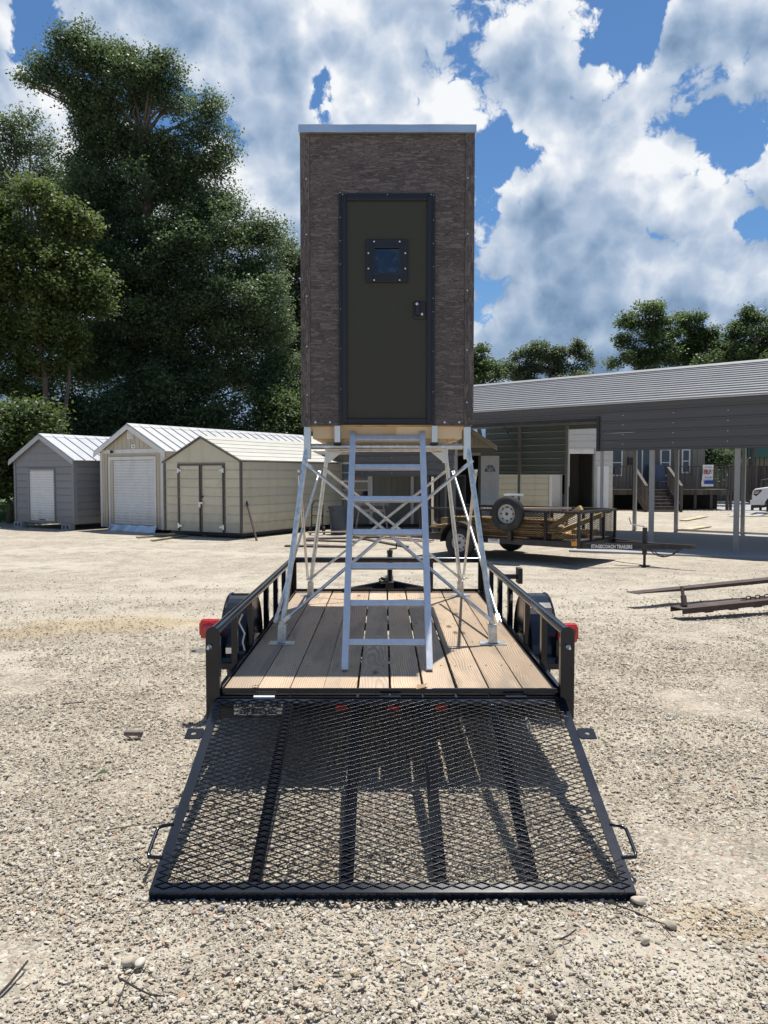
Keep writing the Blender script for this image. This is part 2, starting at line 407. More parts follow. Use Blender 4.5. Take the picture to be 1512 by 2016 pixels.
M['grey_side'] = mat('grey_lap_siding', (.22, .225, .235), .55, var=.06, vs_=3, dirt=(.22, .22, .21), dirt_amt=.25, splash=(.24, .22, .19))
M['grey_trim'] = mat('light_grey_trim', (.42, .43, .44), .5, var=.06)
M['lt_roof'] = mat('grey_white_roof_metal', (.43, .445, .47), .42, .1, var=.08, vs_=2, dirt=(.50, .50, .50), dirt_amt=.3)
M['white_roof'] = mat('white_roof_metal', (.50, .50, .49), .42, var=.06, vs_=2, dirt=(.6, .58, .53), dirt_amt=.35)
M['cream_roof'] = mat('cream_roof_metal', (.50, .485, .42), .45, var=.06, vs_=2, dirt=(.58, .54, .44), dirt_amt=.4)
M['tan_side'] = mat('tan_board_siding', (.52, .46, .35), .6, var=.06, vs_=3, splash=(.34, .29, .22))
M['white_trim'] = mat('off_white_trim', (.70, .69, .66), .5, var=.05, dirt=(.5, .47, .42), dirt_amt=.3, splash=(.46, .42, .34))
M['cream_side'] = mat('cream_metal_siding', (.58, .53, .40), .5, var=.07, vs_=3, dirt=(.42, .39, .28), dirt_amt=.4, dirt_scale=1.4, splash=(.40, .36, .27))
M['brown_trim'] = mat('dark_brown_trim', (.10, .085, .075), .5, var=.1)
M['rolldoor'] = mat('white_rolling_door', (.72, .72, .71), .45, var=.06, dirt=(.5, .48, .45), dirt_amt=.3, splash=(.50, .46, .39))
M['char_side'] = mat('charcoal_metal_siding', (.098, .094, .094), .5, var=.08, vs_=2, spec=.45)
M['char_roof'] = mat('charcoal_ribbed_roof', (.235, .235, .23), .42, .1, var=.08, vs_=2)
M['green_side'] = mat('grey_green_metal_siding', (.20, .235, .22), .5, var=.07, vs_=2)
M['steel_post'] = mat('galvanised_square_post', (.36, .35, .33), .55, .3, var=.12, vs_=8)
M['olive_side'] = mat('olive_board_siding', (.20, .195, .155), .65, var=.08, vs_=4, splash=(.16, .14, .10))
M['white_door'] = mat('white_panel_door', (.68, .68, .67), .45, var=.04)
M['shade_black'] = mat('painted_dark_shade', (.018, .017, .016), .9)  # near-black colour standing in for shade in doorways and under the deck
M['white_wall'] = mat('white_metal_wall', (.50, .485, .455), .55, var=.06, vs_=2, dirt=(.5, .46, .38), dirt_amt=.3, splash=(.42, .37, .29))
M['beige_wall'] = mat('beige_house_siding', (.20, .18, .145), .6, var=.06)
M['glass'] = mat('house_window_glass', (.05, .07, .085), .08, var=.2, spec=.5)
M['concrete'] = mat('concrete_slab', (.33, .33, .325), .85, var=.14, vs_=2.5, bump=.15, bs=40, dirt=(.36, .34, .31), dirt_amt=.4)
M['block'] = mat('concrete_block', (.34, .34, .33), .9, var=.15, bump=.3, bs=60)
M['rust'] = mat('rusty_steel', (.062, .040, .033), .7, .2, var=.3, vs_=12, bump=.2, bs=60, dirt=(.16, .115, .095), dirt_amt=.5)
M['can'] = mat('slate_blue_plastic', (.055, .075, .095), .5, var=.12, dirt=(.16, .15, .13), dirt_amt=.2)
M['bark'] = mat('tree_bark', (.10, .08, .062), .9, var=.3, vs_=7, bump=.5, bs=12)
M['leaf_dark'] = leaf_mat('dark_oak_leaf', (.040, .072, .042), (.125, .180, .088), .5, .40)
M['leaf_grey'] = leaf_mat('grey_green_leaf', (.058, .090, .055), (.145, .19, .112), .5, .40)
M['leaf_lime'] = leaf_mat('yellow_green_leaf', (.046, .080, .026), (.150, .19, .058), .5, .45)
M['leaf_mid'] = leaf_mat('mid_green_leaf', (.048, .086, .034), (.135, .195, .075), .5, .45)
M['grass'] = mat('grass_green', (.09, .13, .03), .8, var=.3)
M['white_car'] = mat('white_car_paint', (.66, .68, .71), .22, spec=.5, coat=.6, var=.03)
M['white_plate'] = mat('white_plate', (.80, .80, .78), .5)
M['ink'] = mat('black_ink', (.01, .01, .01), .7)
M['ink_red'] = mat('red_ink', (.55, .06, .06), .7)
M['ink_blue'] = mat('blue_ink', (.03, .06, .28), .7)
M['ink_orange'] = mat('orange_ink', (.7, .35, .15), .7)
M['white_ink'] = mat('white_lettering', (.72, .72, .70), .6)
M['twig'] = mat('dark_twig', (.03, .025, .02), .8)
M['scrap'] = mat('grey_brown_wood_scrap', (.16, .13, .11), .8, var=.3, vs_=20)
M['deadleaf'] = mat('dry_leaf', (.30, .19, .10), .7)
M['green_fascia'] = mat('green_fascia', (.02, .10, .075), .5)
M['bluechair'] = mat('blue_grey_slats', (.10, .12, .16), .6)
M['tarp'] = mat('bent_galvanised_sheet', (.58, .62, .66), .35, .6, var=.35, vs_=3)
M['pinkwood'] = wood_mat('sawhorse_wood', (.55, .42, .36), (.40, .28, .22), .02, 'X')
M['orange_net'] = mat('orange_lattice', (.55, .17, .09), .6)


# ------------------------------------------------------------------ mesh helper
class MB:
    def __init__(s):
        s.v = []; s.f = []

    def add(s, vs_, fs):
        n = len(s.v)
        s.v.extend([tuple(q) for q in vs_]); s.f.extend([tuple(i + n for i in q) for q in fs])
        return s

    def box(s, x0, x1, y0, y1, z0, z1):
        return s.add([(x0, y0, z0), (x1, y0, z0), (x1, y1, z0), (x0, y1, z0), (x0, y0, z1), (x1, y0, z1), (x1, y1, z1), (x0, y1, z1)],
                     [(0, 3, 2, 1), (4, 5, 6, 7), (0, 1, 5, 4), (1, 2, 6, 5), (2, 3, 7, 6), (3, 0, 4, 7)])

    def bar(s, p0, p1, w_, h_, up=(0, 0, 1)):
        p0, p1 = Vector(p0), Vector(p1); d = (p1 - p0).normalized(); up = Vector(up)
        sd = d.cross(up)
        if sd.length < 1e-5:
            sd = d.cross(Vector((0, 1, 0)))
        sd.normalize(); u = sd.cross(d).normalized()
        q = []
        for p in (p0, p1):
            for a, b in ((-1, -1), (1, -1), (1, 1), (-1, 1)):
                q.append(p + sd * (a * w_ / 2) + u * (b * h_ / 2))
        return s.add(q, [(0, 1, 2, 3), (7, 6, 5, 4), (0, 4, 5, 1), (1, 5, 6, 2), (2, 6, 7, 3), (3, 7, 4, 0)])

    def path(s, pts, radii, n=10, cap=True):
        pts = [Vector(p) for p in pts]
        if not hasattr(radii, '__len__'):
            radii = [radii] * len(pts)
        base = len(s.v); prev = None
        for i, p in enumerate(pts):
            d = (pts[min(i + 1, len(pts) - 1)] - pts[max(i - 1, 0)]).normalized()
            if prev is None:
                a = Vector((0, 0, 1)) if abs(d.z) < .9 else Vector((1, 0, 0))
                x = d.cross(a).normalized()
            else:
                x = (prev - d * prev.dot(d)).normalized()
            prev = x; y = d.cross(x)
            for j in range(n):
                an = 2 * math.pi * j / n
                s.v.append(tuple(p + (x * math.cos(an) + y * math.sin(an)) * radii[i]))
        for i in range(len(pts) - 1):
            for j in range(n):
                a, b = base + i * n + j, base + i * n + (j + 1) % n
                s.f.append((a, b, b + n, a + n))
        if cap:
            s.f.append(tuple(base + j for j in reversed(range(n))))
            s.f.append(tuple(base + (len(pts) - 1) * n + j for j in range(n)))
        return s

    def tube(s, p0, p1, r0, r1=None, n=12):
        return s.path([p0, p1], [r0, r0 if r1 is None else r1], n)

    def prism(s, poly, axis, lo, hi):
        """poly: (a,b) pairs in the plane across the axis; X: (y,z)  Y: (x,z)  Z: (x,y)"""
        def pt(a, b, c):
            return {'X': (c, a, b), 'Y': (a, c, b), 'Z': (a, b, c)}[axis]
        n = len(poly)
        v = [pt(a, b, lo) for a, b in poly] + [pt(a, b, hi) for a, b in poly]
        f = [tuple(range(n)), tuple(reversed(range(n, 2 * n)))] + [(i, i + n, (i + 1) % n + n, (i + 1) % n) for i in range(n)]
        return s.add(v, f)

    def lathe(s, prof, origin, axis, n=24, close=True):
        """prof: (radius, along) pairs, turned about the axis through origin"""
        o = Vector(origin); d = Vector(axis).normalized()
        a = Vector((0, 0, 1)) if abs(d.z) < .9 else Vector((1, 0, 0))
        x = d.cross(a).normalized(); y = d.cross(x)
        base = len(s.v)
        for r, h in prof:
            for j in range(n):
                an = 2 * math.pi * j / n
                s.v.append(tuple(o + d * h + (x * math.cos(an) + y * math.sin(an)) * r))
        for i in range(len(prof) - 1):
            for j in range(n):
                p, q = base + i * n + j, base + i * n + (j + 1) % n
                s.f.append((p, q, q + n, p + n))
        if close:
            s.f.append(tuple(base + j for j in reversed(range(n))))
            s.f.append(tuple(base + (len(prof) - 1) * n + j for j in range(n)))
        return s

    def build(s, name, m, parent=None, smooth=None, bevel=0.0, seg=2, **props):
        me = bpy.data.meshes.new(name)
        me.from_pydata(s.v, [], s.f); me.update()
        import bmesh
        bm = bmesh.new(); bm.from_mesh(me); bmesh.ops.recalc_face_normals(bm, faces=bm.faces); bm.to_mesh(me); bm.free()
        if smooth:
            me.shade_smooth(); me.set_sharp_from_angle(angle=R(smooth))
        me.materials.append(M[m] if isinstance(m, str) else m)
        o = bpy.data.objects.new(name, me); scn.collection.objects.link(o)
        if parent:
            o.parent = parent
        if bevel:
            b = o.modifiers.new('bevel', 'BEVEL'); b.width = bevel; b.segments = seg; b.limit_method = 'ANGLE'; b.angle_limit = R(40)
        for kk, vv in props.items():
            o[kk] = vv
        return o


def thing(name, label, cat, loc=(0, 0, 0), rz=0.0, group=None):
    o = bpy.data.objects.new(name, None); o.empty_display_size = .2
    scn.collection.objects.link(o)
    o.location = loc; o.rotation_euler = (0, 0, rz)
    o['label'] = label; o['category'] = cat
    if group:
        o['group'] = group
    return o


def tag(o, label, cat, group=None):
    o['label'] = label; o['category'] = cat
    if group:
        o['group'] = group
    return o


def text(name, body, size, m, parent, loc, rot, width=None, depth=.0006, bold=0.0):
    cu = bpy.data.curves.new(name, 'FONT'); cu.body = body; cu.size = size; cu.align_x = 'CENTER'; cu.align_y = 'CENTER'
    cu.extrude = depth; cu.resolution_u = 2; cu.offset = bold
    o = bpy.data.objects.new(name + '_tmp', cu); scn.collection.objects.link(o)
    dg = bpy.context.evaluated_depsgraph_get()
    me = bpy.data.meshes.new_from_object(o.evaluated_get(dg))
    bpy.data.objects.remove(o)
    me.materials.clear(); me.materials.append(M[m])
    if width and len(me.vertices):
        co = np.empty(len(me.vertices) * 3); me.vertices.foreach_get('co', co); co = co.reshape(-1, 3)
        co[:, 0] *= width / max(1e-6, co[:, 0].max() - co[:, 0].min())
        me.vertices.foreach_set('co', co.ravel())
    o = bpy.data.objects.new(name, me); scn.collection.objects.link(o)
    o.parent = parent; o.location = loc; o.rotation_euler = rot
    return o


def copy_tree(o, parent=None):
    c = o.copy(); scn.collection.objects.link(c)
    if parent:
        c.parent = parent
    for ch in list(o.children):
        copy_tree(ch, c)
    return c


def np_mesh(name, verts, faces4, m, parent=None, attr=None):
    me = bpy.data.meshes.new(name)
    nv, nf = len(verts), len(faces4)
    me.vertices.add(nv); me.vertices.foreach_set('co', np.ascontiguousarray(verts, dtype=np.float32).ravel())
    me.loops.add(nf * 4); me.loops.foreach_set('vertex_index', np.ascontiguousarray(faces4, dtype=np.int32).ravel())
    me.polygons.add(nf); me.polygons.foreach_set('loop_start', np.arange(0, nf * 4, 4, dtype=np.int32))
    me.update(calc_edges=True)
    if attr is not None:
        a = me.attributes.new('tone', 'FLOAT', 'POINT'); a.data.foreach_set('value', np.ascontiguousarray(attr, dtype=np.float32))
    me.materials.append(M[m])
    o = bpy.data.objects.new(name, me); scn.collection.objects.link(o)
    if parent:
        o.parent = parent
    return o


# ================================================================== ground
def build_ground():
    xs = np.unique(np.concatenate([np.linspace(-600, -30, 12), np.linspace(-30, -6, 40), np.linspace(-6, 6, 121), np.linspace(6, 30, 40), np.linspace(30, 600, 12)]))
    ys = np.unique(np.concatenate([np.linspace(-300, -4, 8), np.linspace(-4, 0, 16), np.linspace(0, 12, 121), np.linspace(12, 45, 60), np.linspace(45, 900, 14)]))
    X, Y = np.meshgrid(xs, ys)
    Z = (.010 * np.sin(X * 1.7 + .6 * Y) * np.sin(Y * 1.3 - .4 * X + 1) + .007 * np.sin(X * 4.1 + 1.3) * np.sin(Y * 3.7 + X) + .004 * np.sin(9 * X + 5 * Y) * np.sin(8 * Y - 4 * X)) - .012
    fade = np.clip(1 - (np.abs(X) - 8) / 6, 0, 1) * np.clip(1 - (Y - 15) / 4, 0, 1)
    Z = Z * fade - .002
    v = np.stack([X, Y, Z], -1).reshape(-1, 3)
    nx, ny = len(xs), len(ys)
    i, j = np.meshgrid(np.arange(nx - 1), np.arange(ny - 1))
    a = (j * nx + i).ravel()
    f = np.stack([a, a + 1, a + 1 + nx, a + nx], 1)
    o = np_mesh('ground', v, f, 'ground'); o.data.polygons.foreach_set('use_smooth', np.ones(len(f), dtype=bool))
    o['kind'] = 'structure'


build_ground()


def build_gravel():
    """loose limestone gravel: real stones scattered over the near ground"""
    v = [(-2.6, 1.6, 0), (2.6, 1.6, 0), (9.5, 15, 0), (-9.5, 15, 0)]
    me = bpy.data.meshes.new('gravel'); ny = 60
    vv, ff = [], []
    for k_ in range(ny + 1):
        tt = k_ / ny; y = 1.6 + tt * 13.4; hw = 2.6 + tt * 6.9
        vv += [(-hw, y, 0), (hw, y, 0)]
    for k_ in range(ny):
        ff.append((2 * k_, 2 * k_ + 1, 2 * k_ + 3, 2 * k_ + 2))
    me.from_pydata(vv, [], ff)
    o = bpy.data.objects.new('gravel', me); scn.collection.objects.link(o); o['kind'] = 'stuff'
    g = bpy.data.node_groups.new('gravel_scatter', 'GeometryNodeTree')
    g.interface.new_socket('Geometry', in_out='INPUT', socket_type='NodeSocketGeometry')
    g.interface.new_socket('Geometry', in_out='OUTPUT', socket_type='NodeSocketGeometry')
    gi = g.nodes.new('NodeGroupInput'); go = g.nodes.new('NodeGroupOutput')
    pos = N(g, 'GeometryNodeInputPosition').outputs[0]
    sp = N(g, 'ShaderNodeSeparateXYZ', {0: pos})
    y = sp.outputs[1]
    dens = MATH(g, 'MULTIPLY', MATH(g, 'POWER', MATH(g, 'MAXIMUM', y, 2.2), -1.55), 62000.0)
    mp = VM(g, 'MULTIPLY', pos, (.5, .9, 1))
    nz = N(g, 'ShaderNodeTexNoise', {'Vector': mp, 'Scale': 1.5, 'Detail': 5.0, 'Roughness': .65})
    dens = MATH(g, 'MULTIPLY', dens, SS(g, nz.outputs[0], .34, .56, .22, 1.15))
    dens = MATH(g, 'MULTIPLY', dens, SS(g, y, 5.5, 14.5, 1.0, .0))
    lane = MATH(g, 'SUBTRACT', y, MATH(g, 'MULTIPLY_ADD', MATH(g, 'MULTIPLY', sp.outputs[0], sp.outputs[0]), .012, MATH(g, 'MULTIPLY_ADD', sp.outputs[0], .10, 9.6)))
    lane = MATH(g, 'ABSOLUTE', MATH(g, 'SUBTRACT', MATH(g, 'ABSOLUTE', MATH(g, 'SUBTRACT', lane, .8)), .85))
    dens = MATH(g, 'MULTIPLY', dens, SS(g, MATH(g, 'MULTIPLY_ADD', MATH(g, 'SUBTRACT', nz.outputs[0], .5), .9, lane), .1, .5, .25, 1.0))
    for (cx, cy, rx, ry) in ((-3.1, 9.0, 1.6, .6), (-4.4, 8.5, 1.3, .4), (1.35, 2.95, .40, .15)):
        q = VM(g, 'MULTIPLY', VM(g, 'SUBTRACT', pos, (cx, cy, 0)), (1 / rx, 1 / ry, 0))
        dd = MATH(g, 'MULTIPLY_ADD', MATH(g, 'SUBTRACT', nz.outputs[0], .5), 1.5, VM(g, 'LENGTH', q))
        dens = MATH(g, 'MULTIPLY', dens, SS(g, dd, .5, 1.2, .08, 1.0))
    dp = N(g, 'GeometryNodeDistributePointsOnFaces', {'Mesh': gi.outputs[0], 'Seed': 3})
    g.links.new(dens, dp.inputs['Density'])
    jn = g.nodes.new('GeometryNodeJoinGeometry')
    for s_ in range(7):
        ico = N(g, 'GeometryNodeMeshIcoSphere', {'Radius': 1.0, 'Subdivisions': 2})
        p0 = N(g, 'GeometryNodeInputPosition').outputs[0]
        nn = N(g, 'ShaderNodeTexNoise', {'Vector': VM(g, 'ADD', p0, (s_ * 5.3, s_ * 2.1, 0)), 'Scale': .9, 'Detail': 2.0})
        off = VM(g, 'MULTIPLY', VM(g, 'SUBTRACT', nn.outputs['Color'], (.5, .5, .5)), (1.3, 1.3, 1.0))
        sq = (1.0 + .35 * math.sin(s_ * 1.9), .95 - .2 * math.sin(s_ * 2.3), .40 + .08 * math.sin(s_))
        np_ = VM(g, 'MULTIPLY', VM(g, 'ADD', p0, off), sq)
        st = N(g, 'GeometryNodeSetPosition', {'Geometry': ico.outputs['Mesh'], 'Position': np_})
        sm = N(g, 'GeometryNodeSetShadeSmooth', {'Geometry': st.outputs[0], 'Shade Smooth': bool(s_ % 2)})
        stm = N(g, 'GeometryNodeSetMaterial', {'Geometry': sm.outputs[0], 'Material': M['stone']})
        gti = N(g, 'GeometryNodeGeometryToInstance', {'Geometry': stm.outputs[0]})
        g.links.new(gti.outputs[0], jn.inputs[0])
    rv = N(g, 'FunctionNodeRandomValue', data_type='FLOAT'); rv.inputs[2].default_value = 0; rv.inputs[3].default_value = 1; rv.inputs['Seed'].default_value = 5
    size = MATH(g, 'MULTIPLY_ADD', MATH(g, 'POWER', rv.outputs[1], 6.5), .0100, .0031)
    size = MATH(g, 'MULTIPLY', size, MATH(g, 'MULTIPLY_ADD', MATH(g, 'MINIMUM', y, 12.0), .03, .90))
    rot = N(g, 'FunctionNodeRandomValue', data_type='FLOAT_VECTOR')
    rot.inputs[0].default_value = (-.5, -.5, 0); rot.inputs[1].default_value = (.5, .5, 6.28); rot.inputs['Seed'].default_value = 9
    ins = N(g, 'GeometryNodeInstanceOnPoints', {'Points': dp.outputs['Points'], 'Instance': jn.outputs[0], 'Pick Instance': True, 'Scale': size})
    g.links.new(rot.outputs[0], ins.inputs['Rotation'])
    tr = N(g, 'GeometryNodeTranslateInstances', {'Instances': ins.outputs[0], 'Local Space': False})
    zz = N(g, 'FunctionNodeRandomValue', data_type='FLOAT'); zz.inputs[2].default_value = -.009; zz.inputs[3].default_value = -.001; zz.inputs['Seed'].default_value = 12
    cz = N(g, 'ShaderNodeCombineXYZ', {2: zz.outputs[1]})
    g.links.new(cz.outputs[0], tr.inputs['Translation'])
    g.links.new(tr.outputs[0], go.inputs[0])
    md = o.modifiers.new('gravel_scatter', 'NODES'); md.node_group = g
    me.materials.append(M['stone'])


build_gravel()


def quad_slab(name, pts, z0, z1, m):
    o = MB().prism([(p[0], p[1]) for p in pts], 'Z', z0, z1).build(name, m); o['kind'] = 'structure'
    return o


# ================================================================== trees
def leaf_cloud(lobes, n_leaf, size, clump=14, spread=.34, seed=0, flat=.75, sub=.6, fill=.32):
    """lobes: (centre, radii, weight); leaves sit in twig clumps spread through each lobe"""
    r = np.random.default_rng(seed)
    C = np.array([l[0] for l in lobes]); Rr = np.array([l[1] for l in lobes])
    area = Rr[:, 0] * Rr[:, 2]
    nsub = np.maximum(5, (area * 6.0 / sub ** 2 * fill).astype(int))
    sl = np.repeat(np.arange(len(lobes)), nsub); ns = len(sl)
    d = r.normal(size=(ns, 3)); d /= np.linalg.norm(d, axis=1)[:, None]
    sc_ = C[sl] + d * Rr[sl] * (r.random(ns) ** .38 * (1 + .16 * r.normal(size=ns)))[:, None]
    sr_ = sub * np.clip(1 + .35 * r.normal(size=ns), .45, 1.9)
    stone_ = r.normal(size=ns)
    nc = n_leaf // clump
    si = r.choice(ns, nc, p=sr_ ** 2 / (sr_ ** 2).sum())
    d = r.normal(size=(nc, 3)); d /= np.linalg.norm(d, axis=1)[:, None]
    cc = sc_[si] + d * (sr_[si] * r.random(nc) ** .45)[:, None] * np.array([1.15, 1.15, .75])
    idx = sl[si]
    cp = np.repeat(cc, clump, 0)
    n = len(cp)
    pts = cp + r.normal(size=(n, 3)) * spread * np.array([1, 1, .7])
    nrm = r.normal(size=(n, 3)); nrm[:, 2] = np.abs(nrm[:, 2]) + flat
    nrm /= np.linalg.norm(nrm, axis=1)[:, None]
    t = np.cross(nrm, r.normal(size=(n, 3))); t /= np.linalg.norm(t, axis=1)[:, None]
    b = np.cross(nrm, t)
    L = size * (.6 + .8 * r.random(n))[:, None]; W = L * (.5 + .2 * r.random(n))[:, None]
    v = np.empty((n, 4, 3))
    v[:, 0] = pts - t * L * .5; v[:, 1] = pts + b * W * .5 - nrm * L * .06
    v[:, 2] = pts + t * L * .5; v[:, 3] = pts - b * W * .5 - nrm * L * .06
    tone = np.repeat(np.clip(.42 + .16 * np.repeat(r.normal(size=nc), clump) + .24 * np.repeat(stone_[si], clump) + .22 * r.normal(size=n), 0, 1), 4)
    f = np.arange(n * 4).reshape(-1, 4)
    return v.reshape(-1, 3), f, tone, cc, idx


def tree(name, label, lobes_px, Y, base_px, trunk_r, n_leaf, size, leafm, seed, group='trees', depth=1.0, trunk_top=.55, cat='tree', bend=0.0, twin=False, spread=.2, sub=.62, fill=.5, shrink=0, limb=.3):
    r = random.Random(seed)
    bx = P(base_px, 935, Y).x
    root = thing(name, label, cat, (bx, Y, 0), 0, group)
    lobes = []
    for (px, py, rx, ry) in lobes_px:
        sk = shrink if py < 350 else shrink * .35
        rx, ry = max(9, rx - sk), max(7, ry - sk)
        yy = Y + r.uniform(-.5, .5) * depth * rx * Y / F_PX
        c = P(px, py, yy)
        rad = (rx * yy / F_PX, max(rx, ry) * .8 * depth * yy / F_PX, ry * yy / F_PX)
        lobes.append((np.array((c.x - bx, c.y - Y, c.z)), np.array(rad), (rx * ry) ** .9))
    v, f, tone, cc, idx = leaf_cloud(lobes, n_leaf, size, seed=seed, spread=spread, sub=sub, fill=fill)
    np_mesh('crown', v, f, leafm, root, tone)
    # trunk and limbs
    top = max(l[0][2] for l in lobes)
    mb = MB()
    nst = 7; th = top * trunk_top
    mx = np.mean([l[0][0] for l in lobes]); my = 0
    spine = []
    for i in range(nst + 1):
        t_ = i / nst
        spine.append(Vector((mx * t_ * .8 + bend * math.sin(t_ * 3) + r.uniform(-.12, .12) * i * .3, r.uniform(-.1, .1) * i * .3, -.1 + t_ * th)))
    rad = [trunk_r * (1.25 if i == 0 else 1 - .6 * i / nst) for i in range(nst + 1)]
    mb.path(spine, rad, 9)
    if twin:
        sp2 = [Vector((q.x + .5 * i * .35, q.y + .2, q.z)) for i, q in enumerate(spine)]
        mb.path(sp2, [x * .75 for x in rad], 8)
    for li, (c, rr_, w_) in enumerate(lobes):
        c = Vector(c)
        # limb from the nearest spine point below the lobe
        cands = [q for q in spine if q.z < c.z + .2] or [spine[1]]
        q = min(cands, key=lambda s_: (s_ - c).length + .6 * abs(s_.z - c.z + 1))
        mid = q.lerp(c, .5) + Vector((r.uniform(-.3, .3), r.uniform(-.3, .3), -.12 * (c - q).length * .4))
        r0 = trunk_r * limb
        mb.path([q, mid, c], [r0, r0 * .6, r0 * .22], 6, cap=False)
        own = cc[idx == li]
        if len(own):
            for _ in range(5):
                e = Vector(own[r.randrange(len(own))])
                s0 = mid.lerp(c, r.random())
                mb.path([s0, s0.lerp(e, .5) + Vector((0, 0, r.uniform(-.2, .2))), e], [r0 * .28, r0 * .18, r0 * .08], 4, cap=False)
    mb.build('trunk', 'bark', root, smooth=60)
    return root


TREES_LEFT = 'trees behind the sheds'
tree('oak_tree', 'tallest dark oak tree rising behind the sheds left of the tower',
     [(150, 80, 42, 50), (160, 125, 48, 50), (100, 150, 45, 30), (55, 160, 34, 26), (170, 190, 55, 50), (235, 130, 50, 45), (300, 118, 48, 32), (345, 130, 26, 36), (275, 170, 85, 35),
      (340, 190, 40, 25), (400, 225, 38, 34), (432, 290, 24, 50), (420, 330, 25, 30), (185, 250, 50, 55), (235, 270, 55, 40), (350, 285, 45, 30), (190, 330, 70, 50),
      (300, 320, 80, 40), (365, 370, 70, 45), (270, 400, 120, 70), (430, 420, 70, 50), (180, 450, 90, 80), (500, 460, 50, 45), (380, 480, 110, 70), (520, 520, 42, 60),
      (250, 540, 120, 80), (440, 580, 110, 80), (300, 640, 140, 80), (530, 630, 42, 80), (460, 700, 110, 70), (300, 740, 150, 70), (180, 690, 90, 60), (540, 745, 48, 60), (215, 105, 40, 26), (255, 155, 45, 26), (300, 175, 50, 22), (330, 212, 30, 18), (265, 215, 36, 20), (215, 215, 45, 30), (380, 262, 34, 24), (130, 165, 40, 22), (390, 310, 40, 26)],
     36, 245, .55, 400000, .125, 'leaf_dark', 11, TREES_LEFT, depth=1.0, trunk_top=.8, fill=1.0, shrink=11, sub=.52, limb=.19)
tree('grey_leaved_tree', 'thin grey green tree at the left edge behind the oak',
     [(25, 250, 45, 40), (60, 285, 38, 30), (10, 320, 50, 45), (90, 335, 40, 34), (140, 345, 30, 26), (50, 380, 80, 45), (120, 400, 60, 40), (20, 460, 70, 60), (110, 480, 80, 60), (70, 580, 110, 70), (30, 690, 90, 60), (-60, 420, 70, 160), (-70, 640, 70, 90)],
     42, 40, .34, 70000, .15, 'leaf_grey', 12, TREES_LEFT, spread=.26)
tree('sweetgum_tree', 'yellow green leaning tree in front at the far left with twin trunks',
     [(62, 385, 30, 36), (95, 425, 45, 36), (15, 440, 34, 40), (140, 445, 36, 26), (40, 500, 70, 45), (120, 505, 60, 36), (20, 570, 60, 50), (110, 575, 70, 42), (165, 590, 34, 34), (60, 640, 80, 36), (130, 640, 50, 30), (-50, 520, 70, 110), (20, 690, 60, 36), (130, 690, 36, 28), (60, 725, 60, 26), (5, 760, 40, 30), (175, 560, 26, 22), (190, 600, 22, 18), (-10, 400, 40, 30)],
     31, 88, .17, 70000, .15, 'leaf_lime', 13, TREES_LEFT, twin=True, trunk_top=.62, shrink=10, sub=.5)
tree('small_oak_tree', 'smaller grey green tree just left of the camouflage tower wall',
     [(572, 500, 26, 30), (588, 545, 30, 36), (565, 590, 34, 40), (600, 620, 34, 60), (570, 680, 44, 50), (610, 720, 50, 60), (580, 790, 50, 50), (650, 600, 40, 80), (640, 700, 50, 60)],
     41, 590, .26, 52000, .15, 'leaf_grey', 14, TREES_LEFT)
for i, (lab, lob, Y, bx, n, lm) in enumerate([
    ('bright green bush at the far left beyond the grey shed', [(15, 830, 40, 26), (70, 835, 44, 26), (35, 870, 50, 30), (0, 905, 30, 34), (-40, 880, 50, 60), (10, 945, 34, 22)], 27.6, 14, 20000, 'leaf_lime'),
    ('dark shrub filling the gap above the grey shed roof', [(150, 830, 70, 46), (230, 810, 60, 50), (120, 870, 60, 40), (100, 790, 60, 40)], 34, 160, 24000, 'leaf_dark'),
    ('dark shrub behind the long cream and white roofs', [(330, 815, 80, 55), (430, 820, 80, 55), (380, 780, 90, 50), (270, 800, 60, 55), (300, 870, 110, 60), (440, 880, 110, 60)], 35, 370, 34000, 'leaf_dark'),
    ('dark green shrub behind the shed roofs nearest the tower', [(520, 820, 70, 60), (590, 830, 60, 60), (560, 780, 50, 40), (650, 850, 60, 60), (560, 880, 110, 50)], 35, 560, 26000, 'leaf_mid')]):
    tree('shrub', lab, lob, Y, bx, .09, int(n * 1.5), .14, lm, 30 + i, 'undergrowth behind the sheds', cat='shrub', trunk_top=.7)
TR = 'trees beyond the carport'
